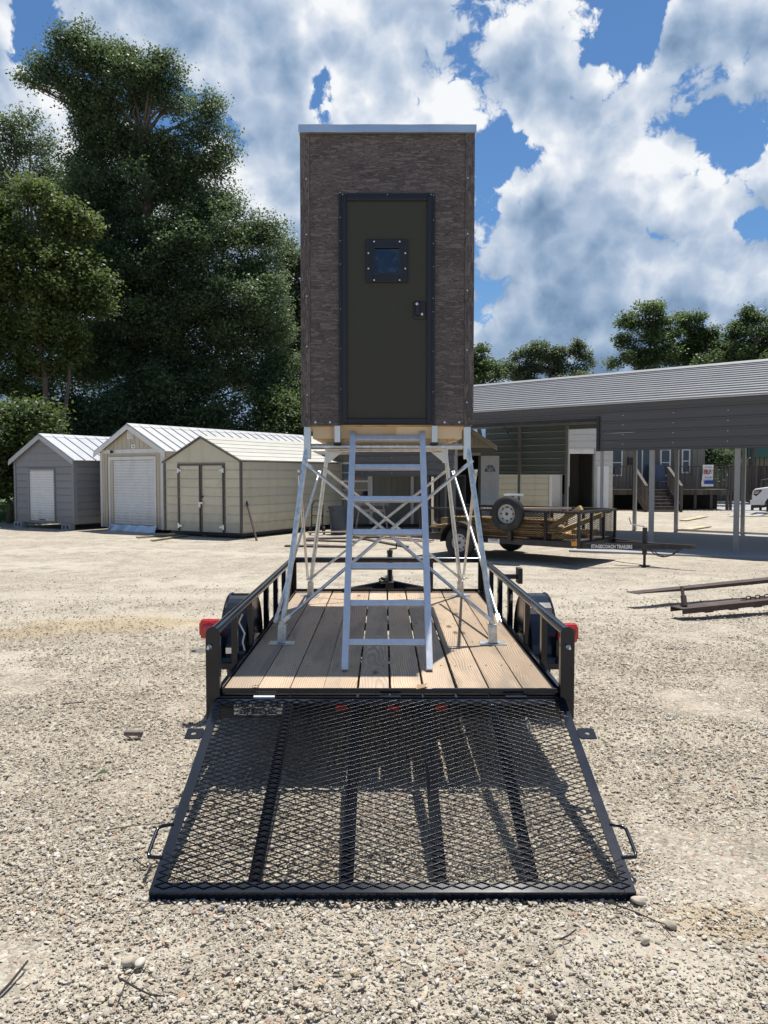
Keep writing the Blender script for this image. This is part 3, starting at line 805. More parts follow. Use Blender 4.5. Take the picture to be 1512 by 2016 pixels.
for i, (lab, lob, Y, bx, n, lm) in enumerate([
    ('narrow green tree directly right of the tower wall', [(945, 690, 20, 20), (955, 715, 26, 20), (972, 735, 24, 18), (940, 750, 30, 26), (925, 715, 26, 30), (950, 790, 50, 40)], 52, 945, 9000, 'leaf_mid'),
    ('round grey green tree behind the low end of the carport roof', [(1008, 724, 16, 10), (1028, 706, 20, 12), (1058, 692, 22, 12), (1085, 700, 24, 14), (1112, 688, 18, 10), (1138, 684, 18, 12), (1152, 706, 16, 12), (1040, 728, 26, 12), (1092, 728, 30, 14), (1135, 726, 26, 12), (1008, 742, 20, 10), (1080, 775, 70, 28)], 55, 1080, 15000, 'leaf_grey'),
    ('tall forked tree above the middle of the carport roof', [(1268, 618, 22, 14), (1292, 607, 20, 10), (1240, 640, 16, 12), (1305, 632, 18, 12), (1275, 645, 26, 12), (1232, 668, 16, 12), (1322, 660, 16, 14), (1285, 672, 30, 14), (1240, 697, 22, 12), (1300, 695, 26, 16), (1262, 710, 26, 12), (1280, 745, 50, 26), (1308, 706, 34, 18), (1238, 714, 28, 14), (1275, 690, 30, 16)], 50, 1285, 11000, 'leaf_mid'),
    ('broad tree between the forked tree and the corner tree', [(1345, 632, 22, 12), (1372, 628, 18, 10), (1395, 648, 24, 14), (1350, 656, 24, 14), (1335, 685, 20, 16), (1375, 680, 28, 16), (1412, 672, 18, 16), (1400, 700, 34, 16), (1355, 708, 30, 14), (1430, 690, 14, 14), (1380, 745, 60, 28), (1345, 702, 40, 22), (1422, 706, 36, 20), (1385, 716, 60, 18), (1360, 675, 26, 16)], 51, 1365, 13000, 'leaf_mid'),
    ('ragged tree cut by the right edge of the photo', [(1478, 622, 18, 10), (1496, 634, 16, 10), (1462, 642, 16, 12), (1488, 660, 24, 14), (1450, 668, 18, 12), (1468, 690, 28, 16), (1505, 690, 20, 16), (1450, 708, 38, 18), (1490, 704, 40, 22), (1520, 640, 24, 40), (1510, 690, 30, 30), (1540, 700, 40, 50)], 49, 1478, 11000, 'leaf_mid'),
    ]):
    tree('background_tree', lab, [(a_, b_, c_ * 1.15, d_ * 1.1) for a_, b_, c_, d_ in lob], Y, bx, .22, int(n * 2.2), .16, lm, 50 + i, TR, trunk_top=.85, spread=.17, sub=.42, fill=.34, shrink=1)
tree('shrub', 'dark bush behind the banner and railing of the wooden deck', [(1385, 893, 22, 14), (1405, 900, 20, 14), (1370, 905, 20, 16), (1425, 905, 18, 10), (1395, 930, 40, 20)], 44, 1395, .06, 7000, .16, 'leaf_dark', 70, cat='shrub', trunk_top=.6, group=None)

# grass at the far left
_r = np.random.default_rng(5)
n = 15000
gx = _r.uniform(-26, -12.6, n); gy = _r.uniform(28, 46, n)
keep = gx < -12.9 - (gy - 28) * .12; gx, gy = gx[keep], gy[keep]; n = len(gx)
hh = _r.uniform(.06, .22, n); an = _r.uniform(0, 6.28, n); ww = _r.uniform(.02, .05, n)
gv = np.empty((n, 4, 3)); lx, ly = np.cos(an), np.sin(an)
gv[:, 0] = np.stack([gx - lx * ww, gy - ly * ww, np.zeros(n)], 1); gv[:, 1] = np.stack([gx + lx * ww, gy + ly * ww, np.zeros(n)], 1)
gv[:, 2] = np.stack([gx + lx * .01 + ly * .06, gy + ly * .01, hh], 1); gv[:, 3] = np.stack([gx - lx * .01 + ly * .06, gy - ly * .01, hh], 1)
go_ = np_mesh('grass', gv.reshape(-1, 3), np.arange(n * 4).reshape(-1, 4), 'grass'); go_['kind'] = 'stuff'
quad_slab('lawn', [(-160, 28), (-12.8, 28), (-20, 260), (-160, 260)], -.05, .004, 'grass')
# ================================================================== sheds
def clip_gable(x0, x1, z0, z1, w_, eave, peak):
    """the piece x0..x1, z0..z1 cut off under a gable over x in [-w, 0]"""
    poly = [(x0, z0), (x1, z0), (x1, z1), (x0, z1)]
    s = (peak - eave) / (w_ / 2)
    for a, b, c in ((-s, 1, eave), (s, 1, eave + s * w_)):      # z <= eave - s*x  and  z <= eave + s*(x+w)
        out = []
        for i in range(len(poly)):
            p, q = poly[i - 1], poly[i]
            fp, fq = p[1] - (c + (-s if a < 0 else s) * p[0]), q[1] - (c + (-s if a < 0 else s) * q[0])
            if a < 0:
                fp, fq = p[1] - (eave - s * p[0]), q[1] - (eave - s * q[0])
            else:
                fp, fq = p[1] - (eave + s * (p[0] + w_)), q[1] - (eave + s * (q[0] + w_))
            if (fp <= 0) != (fq <= 0):
                t_ = fp / (fp - fq); out.append((p[0] + (q[0] - p[0]) * t_, p[1] + (q[1] - p[1]) * t_))
            if fq <= 0:
                out.append(q)
        poly = out
        if len(poly) < 3:
            return None
    return poly


def lap_front(root, x0, x1, z0, z1, m, name='siding_panel', lip=.014, y=0.0):
    MB().prism([(y, z0), (y - lip - .012, z0), (y - lip - .012, z0 + .012), (y - .008, z0 + .03), (y - .006, z1 - .004), (y, z1 - .004)], 'X', x0, x1).build(name, m, root)


def lap_side(root, y0, y1, z0, z1, m, name='siding_panel', lip=.014, x=0.0):
    MB().prism([(x, z0), (x + lip + .012, z0), (x + lip + .012, z0 + .012), (x + .008, z0 + .03), (x + .006, z1 - .004), (x, z1 - .004)], 'Y', y0, y1).build(name, m, root)


def slope_roof(root, w_, L, eave, peak, oh, eo, m, ribs, step, y_back=.1, ridge_cap=True):
    s = (peak - eave) / (w_ / 2); tk = .02
    for sx in (1, -1):
        # slope from the ridge (x=-w/2) to the eave, as flat panels with a raised rib at their edge
        xr = -w_ / 2; xe = xr + sx * (w_ / 2 + eo)
        zr = peak + .05; ze = zr - s * (w_ / 2 + eo)
        up = Vector((s * sx, 0, 1)).normalized()
        if ribs == 'down':
            y = -oh
            while y < L + y_back - .02:
                y1 = min(y + step, L + y_back)
                mb = MB()
                mb.add([(xr, y, zr), (xe, y, ze), (xe, y1, ze), (xr, y1, zr), (xr, y, zr + tk), (xe, y, ze + tk), (xe, y1, ze + tk), (xr, y1, zr + tk)],
                       [(0, 1, 2, 3), (7, 6, 5, 4), (0, 4, 5, 1), (1, 5, 6, 2), (2, 6, 7, 3), (3, 7, 4, 0)])
                mb.bar((xr, y + .018, zr + tk + .008), (xe, y + .018, ze + tk + .014), .034, .045, up)
                mb.build('roof_panel', m, root); y = y1
        else:
            nn = max(2, round((w_ / 2 + eo) / step))
            for i in range(nn):
                a, b = i / nn, (i + 1) / nn
                xa, xb = xr + (xe - xr) * a, xr + (xe - xr) * b; za, zb = zr + (ze - zr) * a, zr + (ze - zr) * b
                mb = MB()
                mb.add([(xa, -oh, za), (xb, -oh, zb), (xb, L + y_back, zb), (xa, L + y_back, za), (xa, -oh, za + tk), (xb, -oh, zb + tk), (xb, L + y_back, zb + tk), (xa, L + y_back, za + tk)],
                       [(0, 1, 2, 3), (7, 6, 5, 4), (0, 4, 5, 1), (1, 5, 6, 2), (2, 6, 7, 3), (3, 7, 4, 0)])
                mb.bar((xb - sx * .02, -oh, zb + tk + .007), (xb - sx * .02, L + y_back, zb + tk + .007), .035, .026, up)
                mb.build('roof_panel', m, root)
    if ridge_cap:
        zr = peak + .05 + tk
        MB().prism([(-w_ / 2 - .16, zr - .16 * s + .012), (-w_ / 2, zr + .03), (-w_ / 2 + .16, zr - .16 * s + .012), (-w_ / 2 + .16, zr - .16 * s + .004), (-w_ / 2, zr + .02), (-w_ / 2 - .16, zr - .16 * s + .004)], 'Y', -oh - .01, L + y_back + .01).build('ridge_cap', m, root)


def rake_trim(root, w_, eave, peak, oh, eo, m, wd=.10):
    s = (peak - eave) / (w_ / 2)
    for sx in (1, -1):
        xr = -w_ / 2; xe = xr + sx * (w_ / 2 + eo); zr = peak + .045; ze = zr - s * (w_ / 2 + eo)
        MB().prism([(xr, zr), (xe, ze), (xe, ze - wd), (xr, zr - wd * 1.05)], 'Y', -oh - .024, -oh - .004).build('rake_trim', m, root)


def shed_core(root, w_, L, z0, eave, peak, m):
    MB().prism([(-w_ + .01, z0), (-.01, z0), (-.01, eave), (-w_ / 2, peak - .01), (-w_ + .01, eave)], 'Y', .012, L).build('wall', m, root)


def roll_door(root, x0, x1, z0, z1, y, m, pitch=.085, name='rolling_door'):
    prof = []
    z = z0
    while z < z1 - 1e-6:
        zz = min(z + pitch, z1)
        prof += [(y + .004, z), (y - .010, z + pitch * .18), (y - .014, z + pitch * .5), (y - .010, zz - pitch * .2)]
        z = zz
    prof.append((y + .004, z1)); prof += [(y + .03, z1), (y + .03, z0)]
    return MB().prism(prof, 'X', x0, x1).build(name, m, root)


# --- grey shed with a small white rolling door
w_, L, z0, ev, pk = 3.05, 4.2, .18, 2.20, 2.98
s1 = thing('storage_shed', 'grey lap sided shed with small white rolling door, farthest left of the row', 'shed', (-9.75, 24.2, 0), R(-31), 'storage sheds standing in a row')
shed_core(s1, w_, L, z0, ev, pk, 'grey_side')
dx0, dx1, dz = -2.22, -.95, 1.88
c = .225; z = z0
while z < pk - .05:
    zt = z + c
    if zt <= ev + .02:
        if z < dz:
            lap_front(s1, -w_ + .1, dx0 - .08, z, zt, 'grey_side'); lap_front(s1, dx1 + .05, -.09, z, zt, 'grey_side')
        else:
            lap_front(s1, -w_ + .1, -.09, z, zt, 'grey_side')
    else:
        pg = clip_gable(-w_ + .02, -.02, z, zt - .006, w_, ev, pk)
        if pg:
            MB().prism(pg, 'Y', -.02, .0).build('siding_panel', 'grey_side', s1)
    z = zt
z = z0
while z < ev - .02:
    lap_side(s1, .09, L, z, min(z + c, ev), 'grey_side'); z += c
for x in (-w_ + .05, -.045):
    MB().box(x - .045, x + .045, -.035, .0, z0, ev).build('corner_trim', 'grey_side', s1)
MB().box(.0, .03, -.035, .09, z0, ev).build('corner_trim', 'grey_side', s1)
d = roll_door(s1, dx0, dx1, z0 + .06, dz, -.004, 'rolldoor')
MB().box((dx0 + dx1) / 2 - .15, (dx0 + dx1) / 2 + .15, -.03, -.016, z0 + .09, z0 + .12).build('handle', 'flat_black', d)
fr = MB(); fr.box(dx0 - .09, dx0, -.045, .0, z0, dz + .07); fr.box(dx1, dx1 + .05, -.045, .0, z0, dz + .07); fr.box(dx0, dx1, -.045, .0, dz, dz + .07); fr.box(dx0, dx1, -.04, 0, z0, z0 + .055)
fr.build('door_frame', 'grey_side', s1)
slope_roof(s1, w_, L, ev, pk, .12, .13, 'lt_roof', 'down', .42)
rake_trim(s1, w_, ev, pk, .12, .13, 'grey_trim', .12)

# --- tall tan shed with the big rolling door
w_, L, z0, ev, pk = 2.89, 8.2, .10, 2.48, 3.22
s2 = thing('storage_shed', 'tallest tan shed with wide white rolling door and gable vent', 'shed', (-6.55, 22.9, 0), R(-33), 'storage sheds standing in a row')
shed_core(s2, w_, L, z0, ev, pk, 'tan_side')
nb = 14
for i in range(nb):
    x0_, x1_ = -w_ + .03 + i * (w_ - .06) / nb, -w_ + .03 + (i + 1) * (w_ - .06) / nb - .014
    pg = clip_gable(x0_, x1_, ev + .06, pk, w_, ev - .04, pk - .04)
    if pg:
        MB().prism(pg, 'Y', -.016, .008).build('siding_board', 'tan_side', s2)
for x in (-w_ + .12, -w_ + .24, -.24, -.12):
    MB().box(x - .055, x + .05, -.014, .008, z0, ev).build('siding_board', 'tan_side', s2)
dx0, dx1, dz = -2.42, -.38, 2.20
roll_door(s2, dx0 + .13, dx1 - .02, z0 + .1, dz - .02, .0, 'rolldoor', .088)
MB().box(dx0, dx0 + .12, -.03, .006, z0, dz).build('door_jamb', 'tan_side', s2)
fr = MB(); fr.box(dx0 - .08, dx0, -.05, .008, z0, dz + .1); fr.box(dx1, dx1 + .08, -.05, .008, z0, dz + .1); fr.box(dx0, dx1, -.05, .008, dz, dz + .1); fr.build('door_frame', 'white_trim', s2)
for x in (-w_ + .03, -.03):
    MB().box(x - .045, x + .045, -.045, .04, z0, ev + .02).build('corner_trim', 'white_trim', s2)
MB().box(-w_, 0, -.03, .006, ev - .07, ev + .05).build('fascia_board', 'white_trim', s2)
v_ = MB().box(-w_ / 2 - .14, -w_ / 2 + .14, -.04, -.016, ev + .36, ev + .60).build('gable_vent', 'white_trim', s2)
for i in range(5):
    MB().box(-w_ / 2 - .10 + i * .045, -w_ / 2 - .075 + i * .045, -.048, -.041, ev + .39, ev + .57).build('slat', 'rolldoor', v_)
pl = MB().box(-w_ / 2 + .03, -w_ / 2 + .21, -.03, -.017, ev + .07, ev + .19).build('number_plate', 'white_plate', s2)
MB().prism([(-w_ / 2 + .09, ev + .12), (-w_ / 2 + .14, ev + .10), (-w_ / 2 + .16, ev + .13), (-w_ / 2 + .12, ev + .15)], 'Y', -.033, -.031).build('mark', 'ink', pl)
lp = MB().lathe([(.03, 0), (.05, .03), (.05, .07), (.02, .09)], (-2.27, -.05, ev - .02), (0, -1, 0), 12).build('door_lamp', 'flat_black', s2)
z = z0
for i in range(int(L / .3)):
    MB().box(.0, .014, .06 + i * .3, .06 + i * .3 + .286, z0, ev).build('siding_board', 'tan_side', s2)
slope_roof(s2, w_, L, ev, pk, .14, .2, 'white_roof', 'down', .40)
rake_trim(s2, w_, ev, pk, .14, .2, 'white_trim', .13)
fl = MB()
nn = 12
for i in range(nn):
    a, b = dx0 - .05 + i * (dx1 - dx0 + .16) / nn, dx0 - .05 + (i + 1) * (dx1 - dx0 + .16) / nn
    za, zb = z0 + .10 + .012 * math.sin(i * 1.7), z0 + .10 + .012 * math.sin((i + 1) * 1.7)
    ya, yb = -.14 - .03 * math.sin(i * 2.1), -.14 - .03 * math.sin((i + 1) * 2.1)
    fl.add([(a, -.055, za), (b, -.055, zb), (b, yb, .0), (a, ya, .0), (a, -.062, za), (b, -.062, zb), (b, yb - .006, .0), (a, ya - .006, .0)],
           [(0, 1, 2, 3), (7, 6, 5, 4), (0, 4, 5, 1), (2, 6, 7, 3)])
fl.build('threshold_flap', 'tarp', s2)

# --- cream metal shed with brown trimmed double doors
w_, L, z0, ev, pk = 2.8, 5.2, .15, 2.10, 2.77
s3 = thing('storage_shed', 'cream metal shed with brown edged double doors, nearest the tower', 'shed', (-3.88, 20.9, 0), R(-29), 'storage sheds standing in a row')
shed_core(s3, w_, L, z0, ev, pk, 'cream_side')
dx0, dx1, dz = -2.25, -.6, 2.0
c = .244; z = z0
while z < ev - .03:
    zt = min(z + c, ev)
    lap_front(s3, -w_ + .03, dx0 - .05, z, zt, 'cream_side'); lap_front(s3, dx1 + .05, -.03, z, zt, 'cream_side')
    lap_side(s3, .03, L - .03, z, zt, 'cream_side')
    z = zt
pg = clip_gable(-w_ + .01, -.01, ev + .006, pk, w_, ev, pk)
MB().prism(pg, 'Y', -.016, .008).build('gable_panel', 'cream_side', s3)
mid = (dx0 + dx1) / 2
for a, b in ((dx0, mid - .02), (mid + .02, dx1)):
    dr = MB().box(a, b, -.012, .008, z0, dz).build('door', 'cream_side', s3)
    z = z0
    while z < dz - .03:
        lap_front(dr, a + .03, b - .03, z, min(z + c, dz), 'cream_side', 'door_panel', y=-.012); z += c
    fr = MB(); fr.box(a, a + .028, -.05, -.013, z0, dz); fr.box(b - .028, b, -.05, -.013, z0, dz); fr.build('edge_trim', 'brown_trim', dr)
    hx = a if a == dx0 else b
    for hz in (z0 + .12, dz - .16):
        MB().box(min(hx, hx + (.13 if a == dx0 else -.13)), max(hx, hx + (.13 if a == dx0 else -.13)), -.06, -.051, hz, hz + .05).prism([(hx - .03, hz - .04), (hx + .03, hz - .04), (hx + .03, hz + .09), (hx - .03, hz + .09)], 'Y', -.058, -.0505).build('hinge', 'zinc', dr)
    if a != dx0:
        MB().lathe([(.012, 0), (.03, .03), (.03, .06), (.015, .07)], (a + .07, -.03, 1.13), (0, -1, 0), 12).build('door_knob', 'flat_black', dr)
        MB().box(a - .08, a + .08, -.075, -.055, .93, .98).prism([(a - .05, .83), (a + .01, .83), (a + .01, .93), (a - .05, .93)], 'Y', -.09, -.06).build('padlock', 'zinc', dr)
fr = MB(); fr.box(dx0 - .05, dx0 - .002, -.03, .008, z0, dz + .06); fr.box(dx1 + .002, dx1 + .05, -.03, .008, z0, dz + .06); fr.box(dx0 - .002, dx1 + .002, -.03, .008, dz + .004, dz + .06); fr.build('door_frame', 'brown_trim', s3)
for x in (-w_ + .0, -.012):
    MB().box(x - .02, x + .034, -.034, .034, z0, ev).build('corner_trim', 'brown_trim', s3)
MB().box(.0, .034, L - .05, L, z0, ev).build('corner_trim', 'brown_trim', s3)
slope_roof(s3, w_, L, ev, pk, .05, .06, 'cream_roof', 'along', .235, ridge_cap=False)
rake_trim(s3, w_, ev, pk, .05, .06, 'brown_trim', .045)
MB().box(-w_ + .1, -.1, .1, L - .1, .04, z0).build('skid', 'flat_black', s3)

# blocks under the sheds
def block(label, x, y, rz):
    t = thing('concrete_block', label, 'block', (x, y, 0), rz, 'blocks under the grey shed')
    b = MB(); b.box(-.2, .2, -.1, .1, 0, .03); b.box(-.2, .2, -.1, .1, .15, .18)
    for x_ in (-.2, -.025, .15):
        b.box(x_, x_ + .05, -.1, .1, .03, .15)
    b.build('block_body', 'block', t)
rot = Matrix.Rotation(R(-31), 3, 'Z')
for lab, lx, ly in (('hollow grey block propping the left front corner of the grey shed', -2.8, .0), ('hollow grey block propping the right front corner of the grey shed', -.3, -.02)):
    q = Vector((-9.75, 24.2, 0)) + rot @ Vector((lx, ly, 0)); block(lab, q.x, q.y, R(-31))

# rusty pole leaning on the cream shed
pp = thing('steel_pole', 'rusty brown pole leaning against the side of the cream shed', 'pole', (-3.4, 20.85, 0))
MB().tube((0.03, -.55, 0), (-.42, .35, 1.12), .03, n=10).build('pole', 'rust', pp)

# ------------------------------------------------------------------ olive shed with window, and shed with open doors
s4 = thing('storage_building', 'long olive board sided shed with window, half hidden behind the ladder', 'shed', (1.55, 25.4, 0), 0, 'sheds behind the tower')
w_, L, z0, ev, pk = 4.1, 3.4, .12, 2.5, 3.05
MB().box(-w_, 0, .02, L, z0, ev).build('wall', 'olive_side', s4)
i = 0; x = -w_
while x < -.05:
    x1_ = min(x + .2, 0)
    if x1_ > -3.05 and x < -2.05:
        MB().box(x, x1_ - .012, 0, .02, z0, .95).build('siding_board', 'olive_side', s4); MB().box(x, x1_ - .012, 0, .02, 2.12, ev).build('siding_board', 'olive_side', s4)
    else:
        MB().box(x, x1_ - .012, 0, .02, z0, ev).build('siding_board', 'olive_side', s4)
    x = x1_
wi = MB(); wi.box(-3.1, -3.04, -.03, .03, .92, 2.16); wi.box(-2.08, -2.02, -.03, .03, .92, 2.16); wi.box(-3.04, -2.08, -.03, .03, 2.1, 2.16); wi.box(-3.04, -2.08, -.03, .03, .92, .98)
wo_ = wi.build('window', 'white_trim', s4)
MB().box(-3.04, -2.08, .005, .018, .98, 2.1).build('pane', 'pane', wo_)
mu = MB(); mu.box(-3.04, -2.08, -.02, .004, 1.50, 1.56); mu.box(-3.04, -2.08, -.015, .004, 1.80, 1.82); mu.box(-3.04, -2.08, -.015, .004, 1.23, 1.25); mu.build('muntin', 'white_trim', wo_)
MB().lathe([(.2, 0), (.2, .006), (.225, .006), (.225, 0)], (-2.42, -.025, 1.8), (0, 1, 0), 24, close=False).box(-2.44, -2.40, -.03, -.02, 1.58, 2.04).build('lattice_ornament', 'orange_net', wo_)
for x in (-1.98, -.62, -.04):
    MB().box(x - .05, x + .05, -.03, 0, z0, ev).build('corner_trim', 'white_trim', s4)
s_ = .34
mb = MB(); mb.prism([(-.25, ev - .02), (L / 2, pk), (L + .25, ev - .02), (L + .25, ev + .02), (L / 2, pk + .05), (-.25, ev + .02)], 'X', -w_ - .15, .15); mb.build('roof', 'cream_roof', s4)
x = -w_ - .1
while x < .1:
    MB().bar((x, -.25, ev + .03), (x, L / 2, pk + .06), .03, .03).build('roof_rib', 'cream_roof', s4); x += .4
MB().box(-w_ - .15, .15, -.27, -.25, ev - .1, ev + .02).build('fascia_board', 'cream_side', s4)
MB().box(-w_ + .05, -.05, .1, L, .0, z0).build('skid', 'flat_black', s4)

s5 = thing('storage_building', 'small gabled shed with fan light double doors, one standing open', 'shed', (3.57, 25.0, 0), 0, 'sheds behind the tower')
w_, L, z0, ev, pk = 1.85, 1.6, .15, 2.62, 3.25
ops = (-1.20, -.50)
MB().prism([(-w_, z0), (ops[0] - .4, z0), (ops[0] - .4, 2.36), (-w_, 2.36)], 'Y', .02, .1).prism([(ops[1], z0), (0, z0), (0, 2.36), (ops[1], 2.36)], 'Y', .02, .1).prism([(-w_, 2.36), (0, 2.36), (0, ev), (-w_ / 2, pk), (-w_, ev)], 'Y', .02, .1).box(-.06, 0, .1, L, z0, ev).box(-w_, -w_ + .06, .1, L, z0, ev).box(-w_ + .06, -.06, L - .05, L, z0, ev).build('wall', 'olive_side', s5)
x = -w_
while x < -.02:
    pg = clip_gable(x, min(x + .15, 0) - .01, 2.72, pk, w_, ev, pk)
    if pg:
        MB().prism(pg, 'Y', 0, .019).build('siding_board', 'tan_side', s5)
    x += .15
MB().box(-w_, 0, -.02, .018, 2.62, 2.72).build('gable_trim', 'tan_side', s5)
MB().box(ops[0] - .45, ops[1] + .06, -.02, .018, 2.37, 2.46).build('door_frame', 'tan_side', s5)
MB().box(ops[0], ops[1], .6, .62, z0, 2.36).build('shade_backing', 'shade_black', s5)  # added near-black sheet: paints the shade inside the open doorway
def panel_door(root, x0_, x1_, zb, zt, y, fan=True):
    dr = MB().box(x0_, x1_, y, y + .04, zb, zt).build('door', 'white_door', root)
    wd_ = x1_ - x0_; h_ = zt - zb; cx = (x0_ + x1_) / 2
    for (u0, u1, v0, v1) in ((.14, .45, .06, .30), (.55, .86, .06, .30), (.14, .45, .36, .64), (.55, .86, .36, .64)):
        p = MB(); a0, a1, b0, b1 = x0_ + u0 * wd_, x0_ + u1 * wd_, zb + v0 * h_, zb + v1 * h_
        p.box(a0, a1, y - .012, y - .001, b0, b1); p.build('door_panel', 'white_door', dr, bevel=.008)
    if fan:
        r_ = wd_ * .3; zc = zb + .76 * h_
        pts = [(cx + r_ * math.cos(t_), zc + r_ * 1.35 * math.sin(t_)) for t_ in np.linspace(0, math.pi, 15)]
        fn = MB().prism(pts, 'Y', y - .006, y - .001).build('fan_light', 'pane', dr)
        mm = MB()
        for t_ in np.linspace(0, math.pi, 5):
            mm.bar((cx, y - .012, zc), (cx + r_ * math.cos(t_), y - .012, zc + r_ * 1.35 * math.sin(t_)), .02, .01, (0, 1, 0))
        a_ = [Vector((cx + r_ * .45 * math.cos(t_), y - .012, zc + r_ * .6 * math.sin(t_))) for t_ in np.linspace(0, math.pi, 9)]
        mm.path(a_, .009, 5); mm.build('muntin', 'white_door', fn)
    MB().lathe([(.012, 0), (.03, .03), (.03, .05)], (x0_ + .07, y, zb + h_ * .46), (0, -1, 0), 10).build('door_knob', 'zinc', dr)
    return dr
panel_door(s5, ops[0] - .40, ops[0] - .005, z0, 2.36, .03)
panel_door(s5, ops[1] + .07, ops[1] + .66, z0, 2.36, -.05)
slope_roof(s5, w_, L, ev, pk, .12, .08, 'cream_roof', 'down', .4)
rake_trim(s5, w_, ev, pk, .12, .08, 'tan_side', .1)

# things standing between the sheds
tc_ = thing('trash_can', 'blue grey plastic trash can standing beside the cream shed wall', 'trash can', (-1.33, 22.6, 0))
MB().lathe([(.23, 0), (.24, .02), (.29, .74), (.31, .74), (.32, .76), (.32, .83), (.29, .83), (.28, .78), (.22, .05)], (0, 0, 0), (0, 0, 1), 28).build('can_body', 'can', tc_, smooth=40)
for sx in (-1, 1):
    MB().path([(sx * .30, -.07, .66), (sx * .36, -.06, .66), (sx * .36, .06, .66), (sx * .30, .07, .66)], .014, 6).build('handle', 'can', tc_)
ht = thing('hand_truck', 'black hand truck leaning beside the blue grey trash can', 'hand truck', (-1.95, 22.4, 0))
mb = MB()
for sx in (-1, 1):
    mb.path([(sx * .16, -.1, .1), (sx * .16, .12, .85), (sx * .10, .16, .98), (0, .17, 1.0)], .018, 8)
for z in (.3, .55, .8):
    mb.bar((-.16, -.1 + .22 * (z - .1) / .75, z), (.16, -.1 + .22 * (z - .1) / .75, z), .03, .02)
mb.build('frame', 'flat_black', ht)
MB().box(-.2, .2, -.3, -.1, .08, .09).build('toe_plate', 'flat_black', ht)
for sx in (-1, 1):
    MB().lathe([(.04, -.03), (.11, -.03), (.125, 0), (.11, .03), (.04, .03)], (sx * .2, .0, .125), (1, 0, 0), 18).build('wheel', 'rubber', ht)
sh = thing('sawhorse', 'worn wooden sawhorse standing in front of the olive shed', 'sawhorse', (-.38, 23.6, 0))
MB().box(-.52, .52, -.05, .05, .80, .89).build('beam', 'pinkwood', sh)
for sx in (-1, 1):
    for sy in (-1, 1):
        MB().bar((sx * .36, sy * .03, .80), (sx * .50, sy * .26, 0), .09, .03, (1, 0, 0)).build('leg', 'pinkwood', sh)
    MB().bar((sx * .43, -.16, .36), (sx * .43, .16, .36), .08, .025).build('stretcher', 'pinkwood', sh)
MB().bar((-.42, 0, .64), (.42, 0, .64), .03, .09).build('stretcher', 'pinkwood', sh)

r_ = random.Random(4)
def board(label, p0, p1, wd_, th, m, name='lumber_board', cat='board', group=None, roll=0.0):
    p0, p1 = Vector(p0), Vector(p1); d = p1 - p0
    o = MB().box(-d.length / 2, d.length / 2, -wd_ / 2, wd_ / 2, -th / 2, th / 2).build(name, m)
    o.location = (p0 + p1) / 2
    q = d.to_track_quat('X', 'Z'); o.rotation_euler = (q.to_matrix() @ Matrix.Rotation(roll, 3, 'X')).to_euler()
    return tag(o, label, cat, group)
GP = 'boards lying on the gravel behind the tower'
for lab, a, b, zz, wd_, m in (
    ('long dark board at the bottom of the ground pile behind the tower', (562, 1076), (690, 1078), .02, .19, 'oldwood'),
    ('brown board across the left of the ground pile behind the tower', (600, 1066), (745, 1062), .06, .14, 'oldwood'),
    ('thick dark timber on the ground pile left of the ladder rail', (602, 1071), (700, 1075), .10, .14, 'oldwood'),
    ('pale board on top of the ground pile behind the ladder', (606, 1058), (735, 1056), .14, .14, 'pinkwood'),
    ('pale board lying right of the ladder in the ground pile', (690, 1055), (850, 1068), .05, .19, 'pinkwood'),
    ('short dark offcut beyond the ground pile near the tailgate', (715, 1062), (800, 1078), .02, .14, 'oldwood')):
    pa, pb = G(*a), G(*b); pa.z = pb.z = zz; board(lab, pa, pb, wd_, .04, m, group=GP)
for lab, a, b, m in (('pale board lying before the tall tan shed', (270, 1060), (362, 1053), 'paleboard'), ('second pale stick crossing the gravel before the tan shed', (300, 1066), (366, 1056), 'paleboard'), ('pale offcut under the front of the cream shed', (402, 1056), (438, 1053), 'pinkwood')):
    pa, pb = G(*a), G(*b); pa.z = pb.z = .03; board(lab, pa, pb, .12, .035, m, group='boards lying before the sheds')

# ================================================================== carport
CO = Vector((7.77, 16.95, 0)); ca = R(-40)
cu, cv = Vector((math.cos(ca), math.sin(ca), 0)), Vector((-math.sin(ca), math.cos(ca), 0))
cp = thing('carport', 'long charcoal metal carport with ribbed roof and open sides', 'carport', CO, ca)
EV, PK, HW, WD = 3.50, 4.59, 2.9, 5.8
T0, T1 = -11.3, 6.5
def cribs(y0, z0, y1, z1, nst, m, x0, x1, nm='roof_panel', t=.012):
    for i in range(nst):
        a, b = i / nst, (i + 1) / nst
        ya, yb, za, zb = y0 + (y1 - y0) * a, y0 + (y1 - y0) * b, z0 + (z1 - z0) * a, z0 + (z1 - z0) * b
        d_ = Vector((0, yb - ya, zb - za)).normalized(); nrm = Vector((0, -d_.z, d_.y)); L_ = math.hypot(yb - ya, zb - za)
        def q(u, h):
            return (ya + d_.y * u + nrm.y * h, za + d_.z * u + nrm.z * h)
        poly = [q(0, 0), q(.02, .0), q(.045, .028), q(.085, .028), q(.11, .0), q(L_, 0), q(L_, -t), q(0, -t)]
        MB().prism(poly, 'X', x0, x1).build(nm, m, cp)
cribs(-.12, EV - .04, HW, PK, 15, 'char_roof', T0 - .1, T1)
cribs(HW + .012, PK, WD + .12, EV - .04, 8, 'char_roof', T0 - .1, T1)
MB().prism([(HW - .2, PK - .05), (HW, PK + .035), (HW + .2, PK - .05), (HW + .2, PK - .06), (HW, PK + .022), (HW - .2, PK - .06)], 'X', T0 - .11, T1).build('ridge_cap', 'char_roof', cp)
